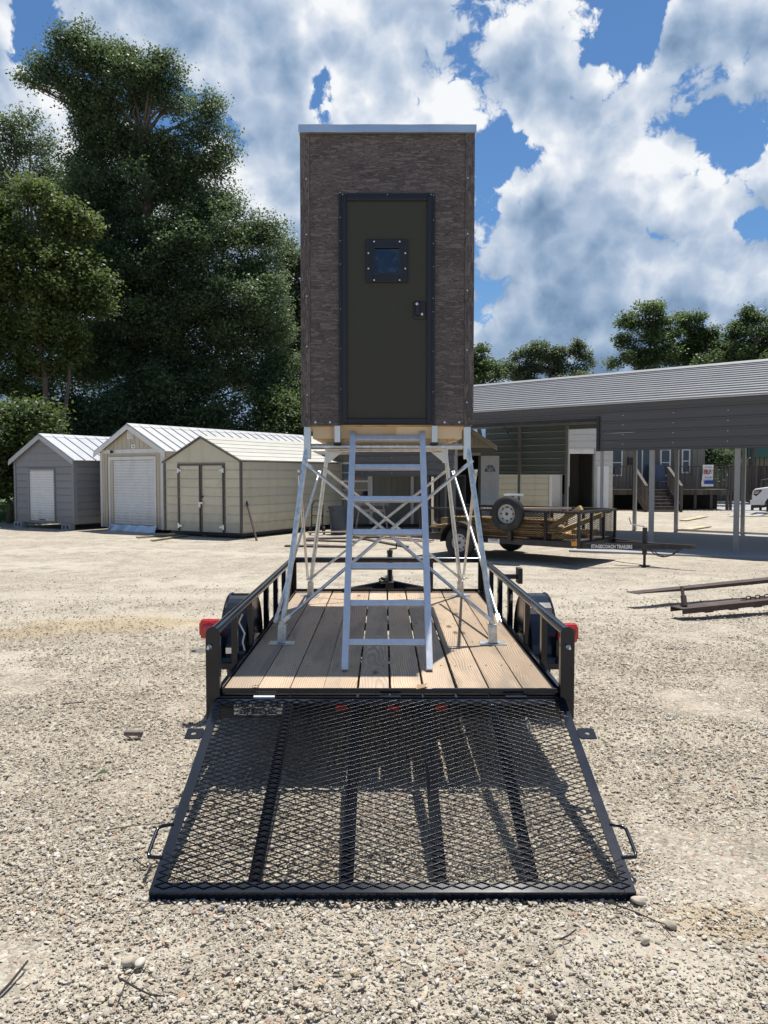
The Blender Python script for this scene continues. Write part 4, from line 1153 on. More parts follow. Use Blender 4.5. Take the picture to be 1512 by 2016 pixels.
def wall_courses(x0, x1, zt, zb, y, m, nm='siding_panel', h=.229):
    z = zt
    while z > zb + .02:
        z1_ = max(z - h, zb)
        MB().prism([(y, z), (y - .012, z), (y - .012, z1_ + .06), (y - .032, z1_ + .045), (y - .032, z1_ + .02), (y - .012, z1_ + .004), (y, z1_ + .004)], 'X', x0, x1).build(nm, m, cp)
        z = z1_
wall_courses(-3.2, T1, EV - .06, 2.32, -.03, 'char_side')
wall_courses(-7.55, -3.2, EV - .06, 3.12, -.03, 'char_side')
wall_courses(T0, -7.55, EV - .06, 1.69, -.03, 'char_side')
MB().box(-3.26, -3.18, -.08, -.02, 2.32, 3.16).build('jamb_trim', 'flat_black', cp)
MB().box(-7.5, -3.26, -.07, .04, 3.05, 3.118).build('header', 'flat_black', cp)
MB().box(T0, T1, -.075, -.06, EV - .16, EV - .05).build('eave_trim', 'char_side', cp)
for x in (-7.5, -3.15):
    MB().box(x - .03, x + .03, -.0, .06, 0, EV - .1).build('post', 'steel_post', cp)
for x in (-1.9, 0, 1.9, 3.8):
    p_ = MB().box(x - .05, x + .05, -.02, .08, .02, 2.4).build('post', 'steel_post', cp, bevel=.006)
    MB().box(x - .045, x + .045, .0, .06, 2.4, EV - .1).build('post', 'steel_post', cp)
MB().box(T0, T1, .07, .13, EV - .12, EV - .06).build('top_rail', 'steel_post', cp)
sc = MB()
for x in np.arange(T0 + .3, T1, 1.2):
    z = EV - .1
    zb = 2.36 if x > -3.2 else (3.2 if x > -7.55 else 1.75)
    while z > zb:
        sc.lathe([(.012, 0), (.009, .006)], (x, -.043, z), (0, -1, 0), 6); z -= .229
so3 = sc.build('panel_screws', 'screw', cp); so3['kind'] = 'stuff'
# rear side
wall_courses(-10.2, -6.95, EV - .06, 1.74, WD, 'green_side')
wall_courses(-6.95, -4.6, EV - .06, 3.25, WD, 'green_side')
wall_courses(-4.6, T1, EV - .06, 2.60, WD, 'green_side')
for x in (-8.75, -6.95, -4.6, -3.3, -1.39, .7, 2.8):
    MB().box(x - .05, x + .05, WD - .12, WD - .03, 0, EV - .1).build('post', 'steel_post', cp)
MB().bar((-8.72, WD - .16, 2.55), (-9.35, WD - .16, 3.42), .06, .05).build('brace', 'green_side', cp)
MB().box(T0, T1, WD - .12, WD - .06, EV - .10, EV - .04).build('top_rail', 'steel_post', cp)
MB().box(-3.3, T1, WD - .1, WD - .04, .03, .09).build('base_rail', 'steel_post', cp)
sl = [G(1120, 1086), G(1512, 1101), Vector((12.5, 13.5, 0)), Vector((15.5, 19.5, 0)), G(1512, 1057), G(1215, 1046)]
quad_slab('concrete_slab', sl, -.05, .035, 'concrete')
quad_slab('concrete_driveway', [G(1405, 1004), G(1512, 1013), Vector((24, 33, 0)), Vector((30, 46, 0)), G(1430, 985)], -.05, .006, 'concrete')

# ================================================================== buildings beyond the carport
tb = thing('metal_building', 'cream metal sided building seen low behind the spare tyre', 'building', (6.55, 30, 0))
MB().box(-2.6, 0, .02, 3, 0, 3.0).build('wall', 'cream_side', tb)
z = .0
while z < 3.0:
    lap_front(tb, -2.6, -.12, z, z + .23, 'cream_side', y=.02); z += .23
MB().box(-.11, .0, -.03, .02, 0, 3.0).build('corner_trim', 'white_trim', tb)

wb = thing('metal_building', 'white metal building with dark open roll up doorway', 'building', (8.05, 36, 0))
H_ = 4.2; ox0, ox1, oz = .28, 1.78, 2.95
fr = MB(); fr.box(-.4, ox0, .02, .3, 0, H_); fr.box(ox1, 2.65, .02, .3, 0, H_); fr.box(ox0, ox1, .02, .3, oz, H_); fr.box(-.4, -.3, .3, 6, 0, H_); fr.box(2.55, 2.65, .3, 6, 0, H_); fr.box(-.3, 2.55, 5.9, 6, 0, H_); fr.box(-.4, 2.65, .02, 6, H_, H_ + .1)
fr.build('wall', 'white_wall', wb)
z = .0
while z < H_ - .05:
    if z < oz - .1:
        lap_front(wb, ox1 + .06, 2.65, z, z + .3, 'white_wall', y=.02)
    else:
        lap_front(wb, -.4, 2.65, z, z + .3, 'white_wall', y=.02)
    z += .3
MB().box(ox0, ox1, 5.6, 5.85, 0, H_ - .1).box(ox0 - .1, ox1 + .1, .4, 5.8, -.02, .012).build('shade_backing', 'shade_black', wb)  # near-black back and floor, the interior shade put into their colour
roll_door(wb, ox0, ox1, oz - .22, oz, .05, 'rolldoor', .08)
MB().tube((ox0 + .35, .1, oz - .2), (ox0 + .35, .1, 1.2), .02, n=6).build('pull_cord', 'white_trim', wb)
MB().box(ox0 + .05, ox0 + .5, 1.5, 1.9, 0, .8).build('storage_crate', 'bluechair', wb)
jt = MB(); jt.box(ox0 - .07, ox0, -.01, .02, 0, oz + .06); jt.box(ox1, ox1 + .06, -.01, .02, 0, oz + .06); jt.build('door_frame', 'steel_post', wb)
dr = panel_door(wb, 1.92, 2.45, .05, 2.15, -.03, fan=False)
MB().box(2.10, 2.20, -.05, -.043, 1.35, 1.72).build('door_window', 'pane', dr)

# mobile home with windows and deck
mh = thing('mobile_home', 'beige mobile home with dark framed windows behind the carport posts', 'house', (10.9, 39.6, 0))
HWd = 5.6
MB().box(0, HWd, .03, 5, .55, 3.6).build('wall', 'beige_wall', mh)
MB().box(.1, HWd - .1, .1, 4.9, 0, .55).build('skirting', 'beige_wall', mh)
x = 0
while x < HWd - .05:
    MB().box(x, x + .385, 0, .03, .55, 3.6).build('siding_board', 'beige_wall', mh); x += .4
MB().prism([(-.2, 3.6), (2.5, 4.4), (5.2, 3.6)], 'X', -.2, HWd + .2).build('roof', 'char_roof', mh)
def mh_window(x0_, x1_, z0_, z1_, nmu=1):
    f_ = MB(); f_.box(x0_ - .07, x0_, -.05, .0, z0_ - .07, z1_ + .07); f_.box(x1_, x1_ + .07, -.05, 0, z0_ - .07, z1_ + .07); f_.box(x0_, x1_, -.05, 0, z1_, z1_ + .07); f_.box(x0_, x1_, -.05, 0, z0_ - .07, z0_)
    fo = f_.build('window', 'white_trim', mh)
    MB().box(x0_, x1_, -.03, -.002, z0_, z1_).build('pane', 'glass', fo)
    MB().box(x0_, x1_, -.045, -.031, (z0_ + z1_) / 2 - .025, (z0_ + z1_) / 2 + .025).build('muntin', 'white_trim', fo)
mh_window(.75, 1.28, 1.75, 3.0); mh_window(3.35, 3.75, 1.75, 3.0); mh_window(4.45, 4.75, 1.9, 3.0)
for x in (3.10, 3.90, 4.28, 4.88):
    MB().box(x - .07, x + .07, -.04, -.002, 1.7, 3.05).build('shutter', 'brown_trim', mh)
sd = MB().box(1.95, 2.0, -.05, 0, 1.05, 3.1).box(2.33, 2.39, -.05, 0, 1.05, 3.1).box(2.72, 2.78, -.05, 0, 1.05, 3.1).box(1.95, 2.78, -.05, 0, 3.1, 3.16).build('sliding_door', 'white_trim', mh)
MB().box(2.0, 2.33, -.03, -.002, 1.1, 3.1).build('pane', 'glass', sd); MB().box(2.39, 2.72, -.03, -.002, 1.1, 3.1).build('pane', 'glass', sd)
MB().box(1.62, 1.84, -.16, -.002, 2.25, 2.62).build('meter_box', 'flat_black', mh)

dk = thing('wooden_deck', 'weathered wooden deck with stairs and slatted railings before the house', 'deck', (11.7, 38.0, 0))
def rail(parent, p0, p1, hb, ht_, sp=.17, post=True):
    p0, p1 = Vector(p0), Vector(p1); L_ = (p1 - p0).length; n_ = max(2, int(L_ / sp))
    tr = MB().bar(p0 + Vector((0, 0, ht_ + .02)), p1 + Vector((0, 0, ht_ + .02)), .14, .04).build('handrail', 'oldwood', parent)
    MB().bar(p0 + Vector((0, 0, hb + .05)), p1 + Vector((0, 0, hb + .05)), .04, .09).build('bottom_rail', 'oldwood', parent)
    for i in range(1, n_):
        q = p0.lerp(p1, i / n_)
        MB().bar(q + Vector((0, -.02, hb)), q + Vector((0, -.02, ht_)), .045, .045, (1, 0, 0)).build('baluster', 'oldwood', parent)
    if post:
        for q in (p0, p1):
            MB().bar(q + Vector((0, .0, hb - .3)), q + Vector((0, 0, ht_)), .09, .09, (1, 0, 0)).build('post', 'oldwood', parent)
FZ = 1.02
for i in range(5):
    MB().box(-.5, 5.4, .0 + i * .32, .3 + i * .32, FZ - .04, FZ).build('deck_board', 'oldwood', dk)
MB().box(-.5, 5.4, -.04, -.002, FZ - .26, FZ).build('rim_joist', 'oldwood', dk)
rail(dk, (-.45, .03, FZ), (.62, .03, FZ), .04, 1.12); rail(dk, (2.35, .03, FZ), (5.35, .03, FZ), .04, 1.12, .2)
for i in range(6):
    z = FZ - (i + 1) * FZ / 6.5
    MB().box(.72, 2.25, -.30 * (i + 1), -.30 * i + .02, z - .045, z).build('stair_tread', 'oldwood', dk)
    MB().box(.72, 2.25, -.30 * i - .0, -.30 * i + .02, z, z + .12).build('stair_riser', 'oldwood', dk)
for x in (.66, 2.31):
    MB().bar((x, -.02, FZ - .12), (x, -1.85, .06), .05, .26).build('stringer', 'oldwood', dk)
    rail(dk, (x, -.05, FZ), (x, -1.8, .12), .05, 1.08, .2)
for x in (-.4, 2.9, 3.7, 4.5, 5.3):
    MB().box(x - .06, x + .06, .02, .14, 0, FZ - .26).build('post', 'oldwood', dk)
MB().box(-.5, 5.4, 1.45, 1.5, 0, FZ - .06).build('underdeck_shade', 'shade_black', dk)  # added dark sheet behind the posts, painting the shade below the deck
# wing with close boards, and the ramp that comes down past the drive
wg = thing('wooden_fence', 'dark close boarded railing at the right end of the wooden deck', 'fence', (17.15, 38.0, 0))
x = 0
while x < 2.2:
    MB().box(x, x + .13, 0, .03, .95, 2.15).build('plank', 'oldwood', wg); x += .145
MB().box(-.02, 2.25, -.05, .08, 2.15, 2.19).build('handrail', 'oldwood', wg)
for x in (.02, 1.1, 2.2):
    MB().box(x - .05, x + .05, .03, .13, 0, 2.15).build('post', 'oldwood', wg)
MB().box(0, 2.25, .031, .07, .8, .94).build('rim_joist', 'oldwood', wg)
ra = thing('wooden_ramp', 'dark wooden access ramp with railings leading off to the right', 'ramp', (18.2, 37.0, 0))
MB().bar((0, 0, .25), (3.4, -.1, .95), 1.1, .06).build('ramp_floor', 'oldwood', ra)
rail(ra, (0, -.55, .2), (3.4, -.65, .95), .02, 1.15, .22); rail(ra, (0.2, .55, .3), (5.4, .5, 1.35), .02, 1.15, .22)
bn = thing('banner', 'white hanging banner with coloured lettering tied to the deck railing', 'banner', P(1394, 936, 37.85), 0)
mb = MB(); ny_ = 10; pv = []
for i in range(ny_ + 1):
    t_ = i / ny_; z = .52 - 1.06 * t_; sh_ = .03 * math.sin(t_ * 5.5); dy = .05 * math.sin(t_ * 4)
    pv.append((-.27 + sh_ + (.0 if t_ < .8 else -.03), dy, z)); pv.append((.26 + .3 * sh_, dy, z))
mb.add(pv, [(2 * i, 2 * i + 1, 2 * i + 3, 2 * i + 2) for i in range(ny_)]); bs_ = mb.build('banner_sheet', 'white_plate', bn)
mm = bs_.modifiers.new('thickness', 'SOLIDIFY'); mm.thickness = .004
text('heading', 'AUTHORIZED', .085, 'ink_blue', bs_, (0.0, -.03, .40), (R(90), 0, 0), .36)
text('lettering', 'B', .30, 'ink_red', bs_, (-.15, -.012 - .03, .16), (R(90), 0, 0), bold=.01)
text('lettering', 'U', .30, 'ink_blue', bs_, (.0, -.012 - .03, .16), (R(90), 0, 0), bold=.01)
text('lettering', 'Y', .30, 'ink_orange', bs_, (.15, -.012 - .03, .16), (R(90), 0, 0), bold=.01)
text('lettering', 'DEALER', .10, 'ink', bs_, (0, -.05, -.10), (R(90), 0, 0), .36)
MB().box(-.20, .24, -.055, -.050, -.42, -.24).build('blue_band', 'ink_blue', bs_)
ch = thing('deck_chair', 'blue grey slatted chair standing on the wooden deck', 'chair', (14.0, 38.9, FZ), R(15))
for i in range(6):
    MB().bar((-.3 + i * .12, .05, .35), (-.3 + i * .12, .35, 1.25), .1, .02, (0, 1, 0)).build('back_slat', 'bluechair', ch)
    MB().bar((-.32, -.45 + i * .09, .38), (.36, -.45 + i * .09, .38), .08, .02).build('seat_slat', 'bluechair', ch)
for sx in (-.34, .38):
    for sy in (-.42, .1):
        MB().box(sx - .03, sx + .03, sy - .03, sy + .03, 0, .6).build('leg', 'bluechair', ch)
    MB().box(sx - .06, sx + .06, -.5, .2, .6, .63).build('armrest', 'bluechair', ch)

ob = thing('warehouse', 'olive ribbed metal warehouse with green fascia at the far right', 'building', (18.5, 52, 0))
MB().box(0, 22, .1, 10, 0, 5.6).build('wall', 'olive_side', ob)
x = 0
while x < 11:
    MB().box(x, x + .23, .03, .1, 0, 5.6).build('wall_panel', 'olive_side', ob); x += .3
MB().box(5.5, 22, -1.2, .0, 2.9, 3.5).build('fascia_board', 'green_fascia', ob)
MB().box(-.3, 22.3, -.3, 10.3, 5.6, 5.8).build('roof', 'char_roof', ob)

# scraps of board on the gravel inside
for lab, a, b in (('pale yellow board lying on gravel behind the carport slab', (1345, 1026), (1386, 1018)), ('second pale board lying nearest the carport slab edge', (1350, 1044), (1392, 1038))):
    pa, pb = G(*a), G(*b); pa.z = pb.z = .03; board(lab, pa, pb, .3, .03, 'paleboard', group='boards behind the carport slab')
lf = thing('tarp', 'crumpled pale sheet on the ground before the white car', 'tarp', G(1478, 1017))
_v = []; _f = []
for i in range(9):
    for j in range(4):
        _v.append((-.9 + i * .225, -.25 + j * .16, .05 + .07 * abs(math.sin(i * 1.9 + j * 1.1))))
for i in range(8):
    for j in range(3):
        _f.append((i * 4 + j, i * 4 + j + 4, i * 4 + j + 5, i * 4 + j + 1))
lo_ = MB().add(_v, _f).build('sheet', 'tarp', lf); lo_.modifiers.new('thickness', 'SOLIDIFY').thickness = .01

# ------------------------------------------------------------------ white vehicle cut by the right edge
cr = thing('parked_car', 'white car parked beyond the carport, cut by the right edge', 'car', (16.35, 34.2, 0), R(-33))
prof = [(.12, .42), (.02, .55), (.0, .80), (.04, 1.02), (.14, 1.13), (.55, 1.20), (1.15, 1.26), (1.45, 1.30), (2.05, 1.74), (2.5, 1.80), (3.9, 1.78), (4.55, 1.35), (4.75, 1.1), (4.8, .7), (4.7, .42)]
def arch(cx, r_, n_=9):
    return [(cx + r_ * math.cos(t_), .38 + r_ * math.sin(t_)) for t_ in np.linspace(0, math.pi, n_)]
poly = prof + arch(3.85, .46) + arch(.98, .46)
MB().prism(poly, 'Y', 0, 1.9).build('body', 'white_car', cr, bevel=.07, seg=3, smooth=50)
gl = MB().prism([(1.62, 1.36), (2.12, 1.68), (2.5, 1.72), (3.85, 1.70), (4.25, 1.36)], 'Y', -.006, 1.906).build('side_window', 'pane', cr)
MB().prism([(1.47, 1.325), (2.04, 1.745), (2.02, 1.77), (1.44, 1.345)], 'Y', .12, 1.78).build('windshield', 'pane', cr)
hl = MB().prism([(.08, .86), (.10, 1.06), (.42, 1.09), (.38, .99), (.2, .80)], 'Y', -.012, .15).build('headlight', 'flat_black', cr)
for i, z in enumerate((1.03, .97, .91)):
    MB().box(.11, .37 - i * .06, -.02, -.0125, z, z + .025).build('lamp_bar', 'red_lens' if i == 0 else 'white_plate', hl)
MB().box(-.02, .02, .2, 1.7, .72, 1.0).build('grille', 'flat_black', cr)
MB().prism([(-.05, .40), (-.06, .62), (.5, .64), (.48, .42)], 'Y', -.01, 1.91).build('bumper', 'white_car', cr, bevel=.03)
MB().prism([(.02, .26), (.0, .40), (.46, .42), (.5, .30)], 'Y', .04, 1.86).build('lower_bumper', 'flat_black', cr)
MB().prism([(-.3, 1.16), (-.02, 1.14), (.06, 1.20), (-.28, 1.20)], 'Y', .5, .62).build('hood_ornament', 'flat_black', cr) if False else None
MB().box(1.75, 1.9, -.2, -.02, 1.30, 1.46).build('door_mirror', 'white_car', cr, bevel=.03)
for x in (.98, 3.85):
    for y, dy in ((.02, 1), (1.68, 1)):
        wh = MB().lathe([(.24, 0), (.36, .0), (.385, .03), (.385, .19), (.36, .22), (.24, .22)], (x, y, .385), (0, 1, 0), 26).build('wheel', 'rubber', cr, smooth=40)
        ri = MB().lathe([(.05, .02), (.09, .0), (.10, .03), (.2, .05), (.235, .01), (.245, .02), (.245, .2)], (x, y, .385), (0, 1, 0), 26).build('rim', 'zinc', wh, smooth=40)
# ================================================================== shared trailer pieces
def wheel(parent, c, axis, r, wd_, rimm, holes=8, name='wheel', outward=1):
    """tyre with tread shoulders on a dished steel rim; outward is the sign of the visible side along the axis"""
    o = outward
    wh = MB().lathe([(r * .60, -wd_ / 2 * o), (r * .80, -wd_ / 2 * o), (r * .95, -wd_ * .40 * o), (r, -wd_ * .28 * o), (r, wd_ * .28 * o), (r * .95, wd_ * .40 * o), (r * .80, wd_ / 2 * o), (r * .60, wd_ / 2 * o), (r * .56, wd_ * .3 * o), (r * .56, -wd_ * .3 * o)], c, axis, 40, close=False).build(name, 'rubber', parent, smooth=35)
    tr = MB()
    ax = Vector(axis).normalized(); a0 = Vector((0, 0, 1)) if abs(ax.z) < .9 else Vector((1, 0, 0)); x = ax.cross(a0).normalized(); y = ax.cross(x)
    for i in range(44):
        an = 2 * math.pi * i / 44
        d_ = x * math.cos(an) + y * math.sin(an); t_ = ax.cross(d_)
        for s_ in (-1, 1):
            p = Vector(c) + d_ * (r + .001) + ax * (s_ * wd_ * .17)
            tr.bar(p - ax * wd_ * .11 - t_ * .006 * s_, p + ax * wd_ * .11 + t_ * .006 * s_, r * .085, .008, d_)
    tr.build('tread', 'rubber', wh)
    ri = MB().lathe([(r * .60, wd_ * .44 * o), (r * .575, wd_ * .36 * o), (r * .53, wd_ * .10 * o), (r * .44, wd_ * .05 * o), (r * .36, wd_ * .16 * o), (r * .20, wd_ * .14 * o), (r * .12, wd_ * .22 * o), (r * .10, wd_ * .22 * o)], c, axis, 36, close=False).build('rim', rimm, wh, smooth=35)
    hb = MB()
    for i in range(holes):
        an = 2 * math.pi * i / holes
        p = Vector(c) + (x * math.cos(an) + y * math.sin(an)) * r * .385 + ax * (wd_ * .135 * o)
        hb.lathe([(0.0, wd_ * .05 * o), (r * .055, wd_ * .05 * o), (r * .055, 0)], p, axis, 8)
    hb.lathe([(0.0, wd_ * .12 * o), (r * .115, wd_ * .12 * o), (r * .115, 0)], Vector(c) + ax * wd_ * .09 * o, axis, 14)
    hb.build('hub_hole', 'flat_black', wh)
    return wh


def expanded_mesh(origin, ex, ey, W_, L_, lw, sw, th, normal, sag=0.0):
    """diamond mesh of thin strands over origin + a*ex + b*ey"""
    o, ex, ey, nn = Vector(origin), Vector(ex).normalized(), Vector(ey).normalized(), Vector(normal).normalized()
    nx, ny = max(2, round(W_ / lw)), max(2, round(L_ / sw)); lw, sw = W_ / nx, L_ / ny
    v = []; f = []
    tw = th
    def pt(a, b):
        q = o + ex * a + ey * b
        if sag:
            q = q - nn * (sag * math.sin(math.pi * min(1, max(0, b / L_))) * (math.sin(a * 7 + .8) * .5 + .5))
        return q
    def seg(p, q):
        d_ = (q - p).normalized(); s_ = nn.cross(d_) * tw * .5; n_ = nn * tw * .5
        b0 = len(v)
        for c in (p - d_ * tw * .3, q + d_ * tw * .3):
            v.extend([tuple(c - s_ - n_), tuple(c + s_ - n_), tuple(c + s_ + n_), tuple(c - s_ + n_)])
        f.extend([(b0, b0 + 1, b0 + 5, b0 + 4), (b0 + 1, b0 + 2, b0 + 6, b0 + 5), (b0 + 2, b0 + 3, b0 + 7, b0 + 6), (b0 + 3, b0, b0 + 4, b0 + 7)])
    for j in range(ny):
        for i in range(nx):
            cx, cy = (i + .5) * lw, (j + .5) * sw
            # the bond at left/right is a short flat, the strands slope to it
            l_, r_, t_, b_ = pt(i * lw, cy), pt((i + 1) * lw, cy), pt(cx, (j + 1) * sw), pt(cx, j * sw)
            seg(l_, t_); seg(t_, r_); seg(r_, b_); seg(b_, l_)
    return np.array(v), np.array(f)


# ================================================================== second trailer with lumber
ta = math.atan2(-.616, .788)
t2 = thing('utility_trailer', 'older black mesh sided trailer loaded with yellow lumber, spare tyre on its side', 'trailer', (3.7, 14.5, 0), ta, None)
# local: x to the tongue, y away from the camera; the near front corner is the origin
L2, W2, ZF, ZT = 3.66, 1.85, .40, 1.05
fm = MB()
for y in (.03, W2 - .03):
    fm.box(-L2, 0, y - .03, y + .03, ZF - .05, ZF + .06)
for x in (-L2 + .03, -2.6, -1.5, -.03):
    fm.box(x - .03, x + .03, .06, W2 - .06, ZF - .04, ZF + .04)
fm.build('frame', 'old_black', t2)
fl_ = MB()
for i in range(10):
    MB().box(-L2 + .06, -.06, .065 + i * .172, .065 + i * .172 + .165, ZF + .042, ZF + .075).build('floor_board', 'oldwood', t2)
for y in (.03, W2 - .03):
    MB().box(-L2, 0, y - .028, y + .028, ZT - .05, ZT).build('top_rail', 'old_black', t2, bevel=.006)
    for x in (-L2 + .03, -2.95, -2.2, -1.45, -.72, -.03):
        MB().box(x - .026, x + .026, y - .024, y + .024, ZF + .06, ZT - .05).build('post', 'old_black', t2)
MB().box(-.06, -.0, .06, W2 - .06, ZT - .05, ZT).build('top_rail', 'old_black', t2)
for y in (.62, 1.23):
    MB().box(-.055, -.005, y - .025, y + .025, ZF + .06, ZT - .05).build('post', 'old_black', t2)
for (o_, ex, W__) in (((-L2 + .06, .0, ZF + .06), (1, 0, 0), L2 - .1), ((-L2 + .06, W2 - .06, ZF + .06), (1, 0, 0), L2 - .1), ((-.062, .06, ZF + .06), (0, 1, 0), W2 - .12)):
    v, f = expanded_mesh(o_, ex, (0, 0, 1), W__, ZT - ZF - .1, .085, .04, .006, (0, -1, 0) if ex[0] else (1, 0, 0))
    np_mesh('side_mesh', v, f, 'mesh_black', t2)
# tail gate standing upright at the rear
tg = MB()
for y in (.02, W2 - .02):
    tg.box(-L2 - .06, -L2 - .02, y - .02, y + .02, ZF, 1.74)
tg.box(-L2 - .06, -L2 - .02, .04, W2 - .04, 1.70, 1.74); tg.box(-L2 - .06, -L2 - .02, .04, W2 - .04, ZF, ZF + .04)
tgo = tg.build('tail_gate', 'flat_black', t2)
for y in (.38, .74, 1.11, 1.48):
    MB().box(-L2 - .055, -L2 - .025, y - .028, y + .028, ZF + .04, 1.70).build('gate_bar', 'flat_black', tgo)
v, f = expanded_mesh((-L2 - .02, .04, ZF + .04), (0, 1, 0), (0, 0, 1), W2 - .08, 1.28, .085, .04, .007, (1, 0, 0)); np_mesh('gate_mesh', v, f, 'mesh_black', tgo)
# axle, wheels, fenders
MB().tube((-2.55, -.12, .34), (-2.55, W2 + .12, .34), .03).build('axle', 'old_black', t2)
wheel(t2, (-2.55, -.16, .335), (0, 1, 0), .335, .19, 'rim_white', outward=-1)
wheel(t2, (-2.55, W2 + .16, .335), (0, 1, 0), .335, .19, 'rim_white', outward=1)
for y0_, y1_ in ((-.29, -.03), (W2 + .03, W2 + .29)):
    fv = MB(); pts = [(-2.55 + .43 * math.cos(t_), .38 + .40 * math.sin(t_)) for t_ in np.linspace(-.1, math.pi + .1, 19)]
    inn = [(-2.55 + .415 * math.cos(t_), .38 + .385 * math.sin(t_)) for t_ in np.linspace(math.pi + .1, -.1, 19)]
    for i in range(18):
        fv.prism([pts[i], pts[i + 1], inn[17 - i], inn[18 - i]], 'Y', y0_, y1_)
    fv.build('fender', 'old_black', t2)
# spare on the near rail
wheel(t2, (-1.46, -.14, .965), (0, 1, 0), .345, .19, 'rim_white', name='spare_wheel', outward=-1)
MB().box(-1.5, -1.42, -.08, .02, ZF + .02, ZT).build('spare_bracket', 'old_black', t2)
MB().box(-1.62, -1.26, -.02, .14, ZT + .27, ZT + .31).build('tool_tray', 'zinc', t2)
MB().box(-1.46, -1.42, .0, .05, ZT, ZT + .27).build('tray_post', 'old_black', t2)
# lights, plate, tongue with its name
MB().box(-.16, -.05, -.012, -.001, ZF - .01, ZF + .075).build('marker_light', 'amber', t2)
MB().box(-L2 - .03, -L2 + .05, -.03, -.001, ZF + .02, ZF + .10).build('tail_light', 'red_lens', t2)
lp = MB().box(-1.98, -1.72, -.010, -.001, ZF - .045, ZF + .04).build('plate', 'white_plate', t2)
text('lettering', 'TRAILERS', .055, 'ink', lp, (-1.85, -.013, ZF + .015), (R(90), 0, 0), .2)
text('lettering', '337-555', .05, 'ink', lp, (-1.85, -.013, ZF - .025), (R(90), 0, 0), .2) if False else None
apex = Vector((1.30, W2 / 2, ZF - .01))
for y in (.1, W2 - .1):
    MB().bar((-.1, y, ZF - .02), apex, .05, .10).build('tongue_beam', 'old_black', t2)
tb_ = MB().box(.35, 1.62, W2 / 2 - .04, W2 / 2 + .04, ZF - .05, ZF + .05).build('tongue', 'old_black', t2)
np0 = Vector((0.05, .17, 0)); np1 = apex
lab_a = math.atan2(apex.y - .1, apex.x + .1)
tp = MB().box(-.05, .78, -.002, .002, -.05, .055).build('name_plate', 'flat_black', t2)
dv = Vector((1, (apex.y - .1) / (apex.x + .1), 0)).normalized(); nv = Vector((dv.y, -dv.x, 0))
tp.location = Vector((-.1, .1, ZF - .02)) + dv * .28 + nv * .03; tp.rotation_euler = (0, 0, math.atan2(dv.y, dv.x))
text('lettering', 'STAGECOACH TRAILERS', .095, 'white_ink', tp, (.36, -.005, .0), (R(90), 0, 0), .76, bold=.004)
cpm = MB().box(1.6, 1.86, W2 / 2 - .035, W2 / 2 + .035, ZF - .02, ZF + .05); cpm.lathe([(.0, .0), (.045, .01), (.05, .05), (.03, .075)], (1.83, W2 / 2, ZF - .03), (0, 0, 1), 12)
cpm.build('coupler', 'old_black', t2)
jk = MB().box(.90, .97, W2 / 2 - .10, W2 / 2 - .03, .22, ZF + .34).build('jack', 'old_black', t2)
MB().box(.915, .955, W2 / 2 - .085, W2 / 2 - .045, .02, .3).build('jack_leg', 'old_black', jk)
MB().box(.85, 1.02, W2 / 2 - .15, W2 / 2 + .02, -.005, .02).build('jack_foot', 'rust', jk)
MB().path([(.93, W2 / 2 - .07, ZF + .36), (.80, W2 / 2 - .08, ZF + .37), (.68, W2 / 2 - .10, ZF + .40), (.64, W2 / 2 - .11, ZF + .52)], .012, 6).build('crank', 'zinc', jk)
for s_ in (-1, 1):
    pts = [(1.0 + .07 * i, W2 / 2 + s_ * .06, ZF - .06 - .14 * math.sin(math.pi * i / 8)) for i in range(9)]
    MB().path(pts, .010, 5).build('safety_chain', 'rust', t2)
# the lumber: every board its own object
TM = Matrix.Translation((3.7, 14.5, 0)) @ Matrix.Rotation(ta, 4, 'Z')
def lb(label, x0, x1, y0, y1, z0_, z1_, wd_, th_, roll=0, m='lumber'):
    return board(label, TM @ Vector((x0, y0, z0_)), TM @ Vector((x1, y1, z1_)), wd_, th_, m, group='boards loaded in the older trailer', roll=roll)
zl = ZF + .08
for lay in range(10):
    for row in range(3):
        y = .15 + row * .165 + r_.uniform(-.05, .03); z = zl + .02 + lay * .0385
        if lay > 6 and row == 0:
            y += .03
        e = -.55 + r_.uniform(-.35, .12) - (.25 if lay < 2 else 0); s0 = -L2 + .25 + r_.uniform(-.1, .3) + max(0, lay - 3) * .06
        lb('yellow pine board in the stacked load of the older trailer', s0, e, y, y + r_.uniform(-.02, .04), z, z + r_.uniform(-.010, .014), .145, .030)
for i in range(12):
    y = .72 + (i % 6) * .16; z = zl + .02 + (i // 6) * .037
    lb('yellow pine board lying loose behind the stack in the older trailer', -3.3 + r_.uniform(-.1, .5), -.5 + r_.uniform(-.3, .2), y, y + r_.uniform(-.05, .05), z, z + .004, .145, .034)
lb('bright square timber propped up against the front rail of the older trailer', -.95, -.02, .18, .10, zl + .05, ZT + .07, .09, .09)
lb('bright square timber leaning across the front corner of the older trailer', -.80, -.05, .40, 1.25, zl + .06, ZT - .1, .09, .09)
lb('short timber block end on at the front of the older trailer', -.62, -.2, .10, .30, zl + .06, zl + .06, .14, .09)
lb('short stub of timber beneath the leaning timber in the older trailer', -.52, -.12, .8, 1.1, zl + .12, zl + .12, .14, .09)
lb('longest brown board laid on top along the rail of the older trailer', -2.3, -.35, .28, .36, ZT - .02, ZT + .03, .14, .034, m='pinkwood')
lb('second brown board on top near the rail of the older trailer', -2.0, -.6, .46, .40, ZT - .0, ZT + .02, .14, .034, m='lumber')

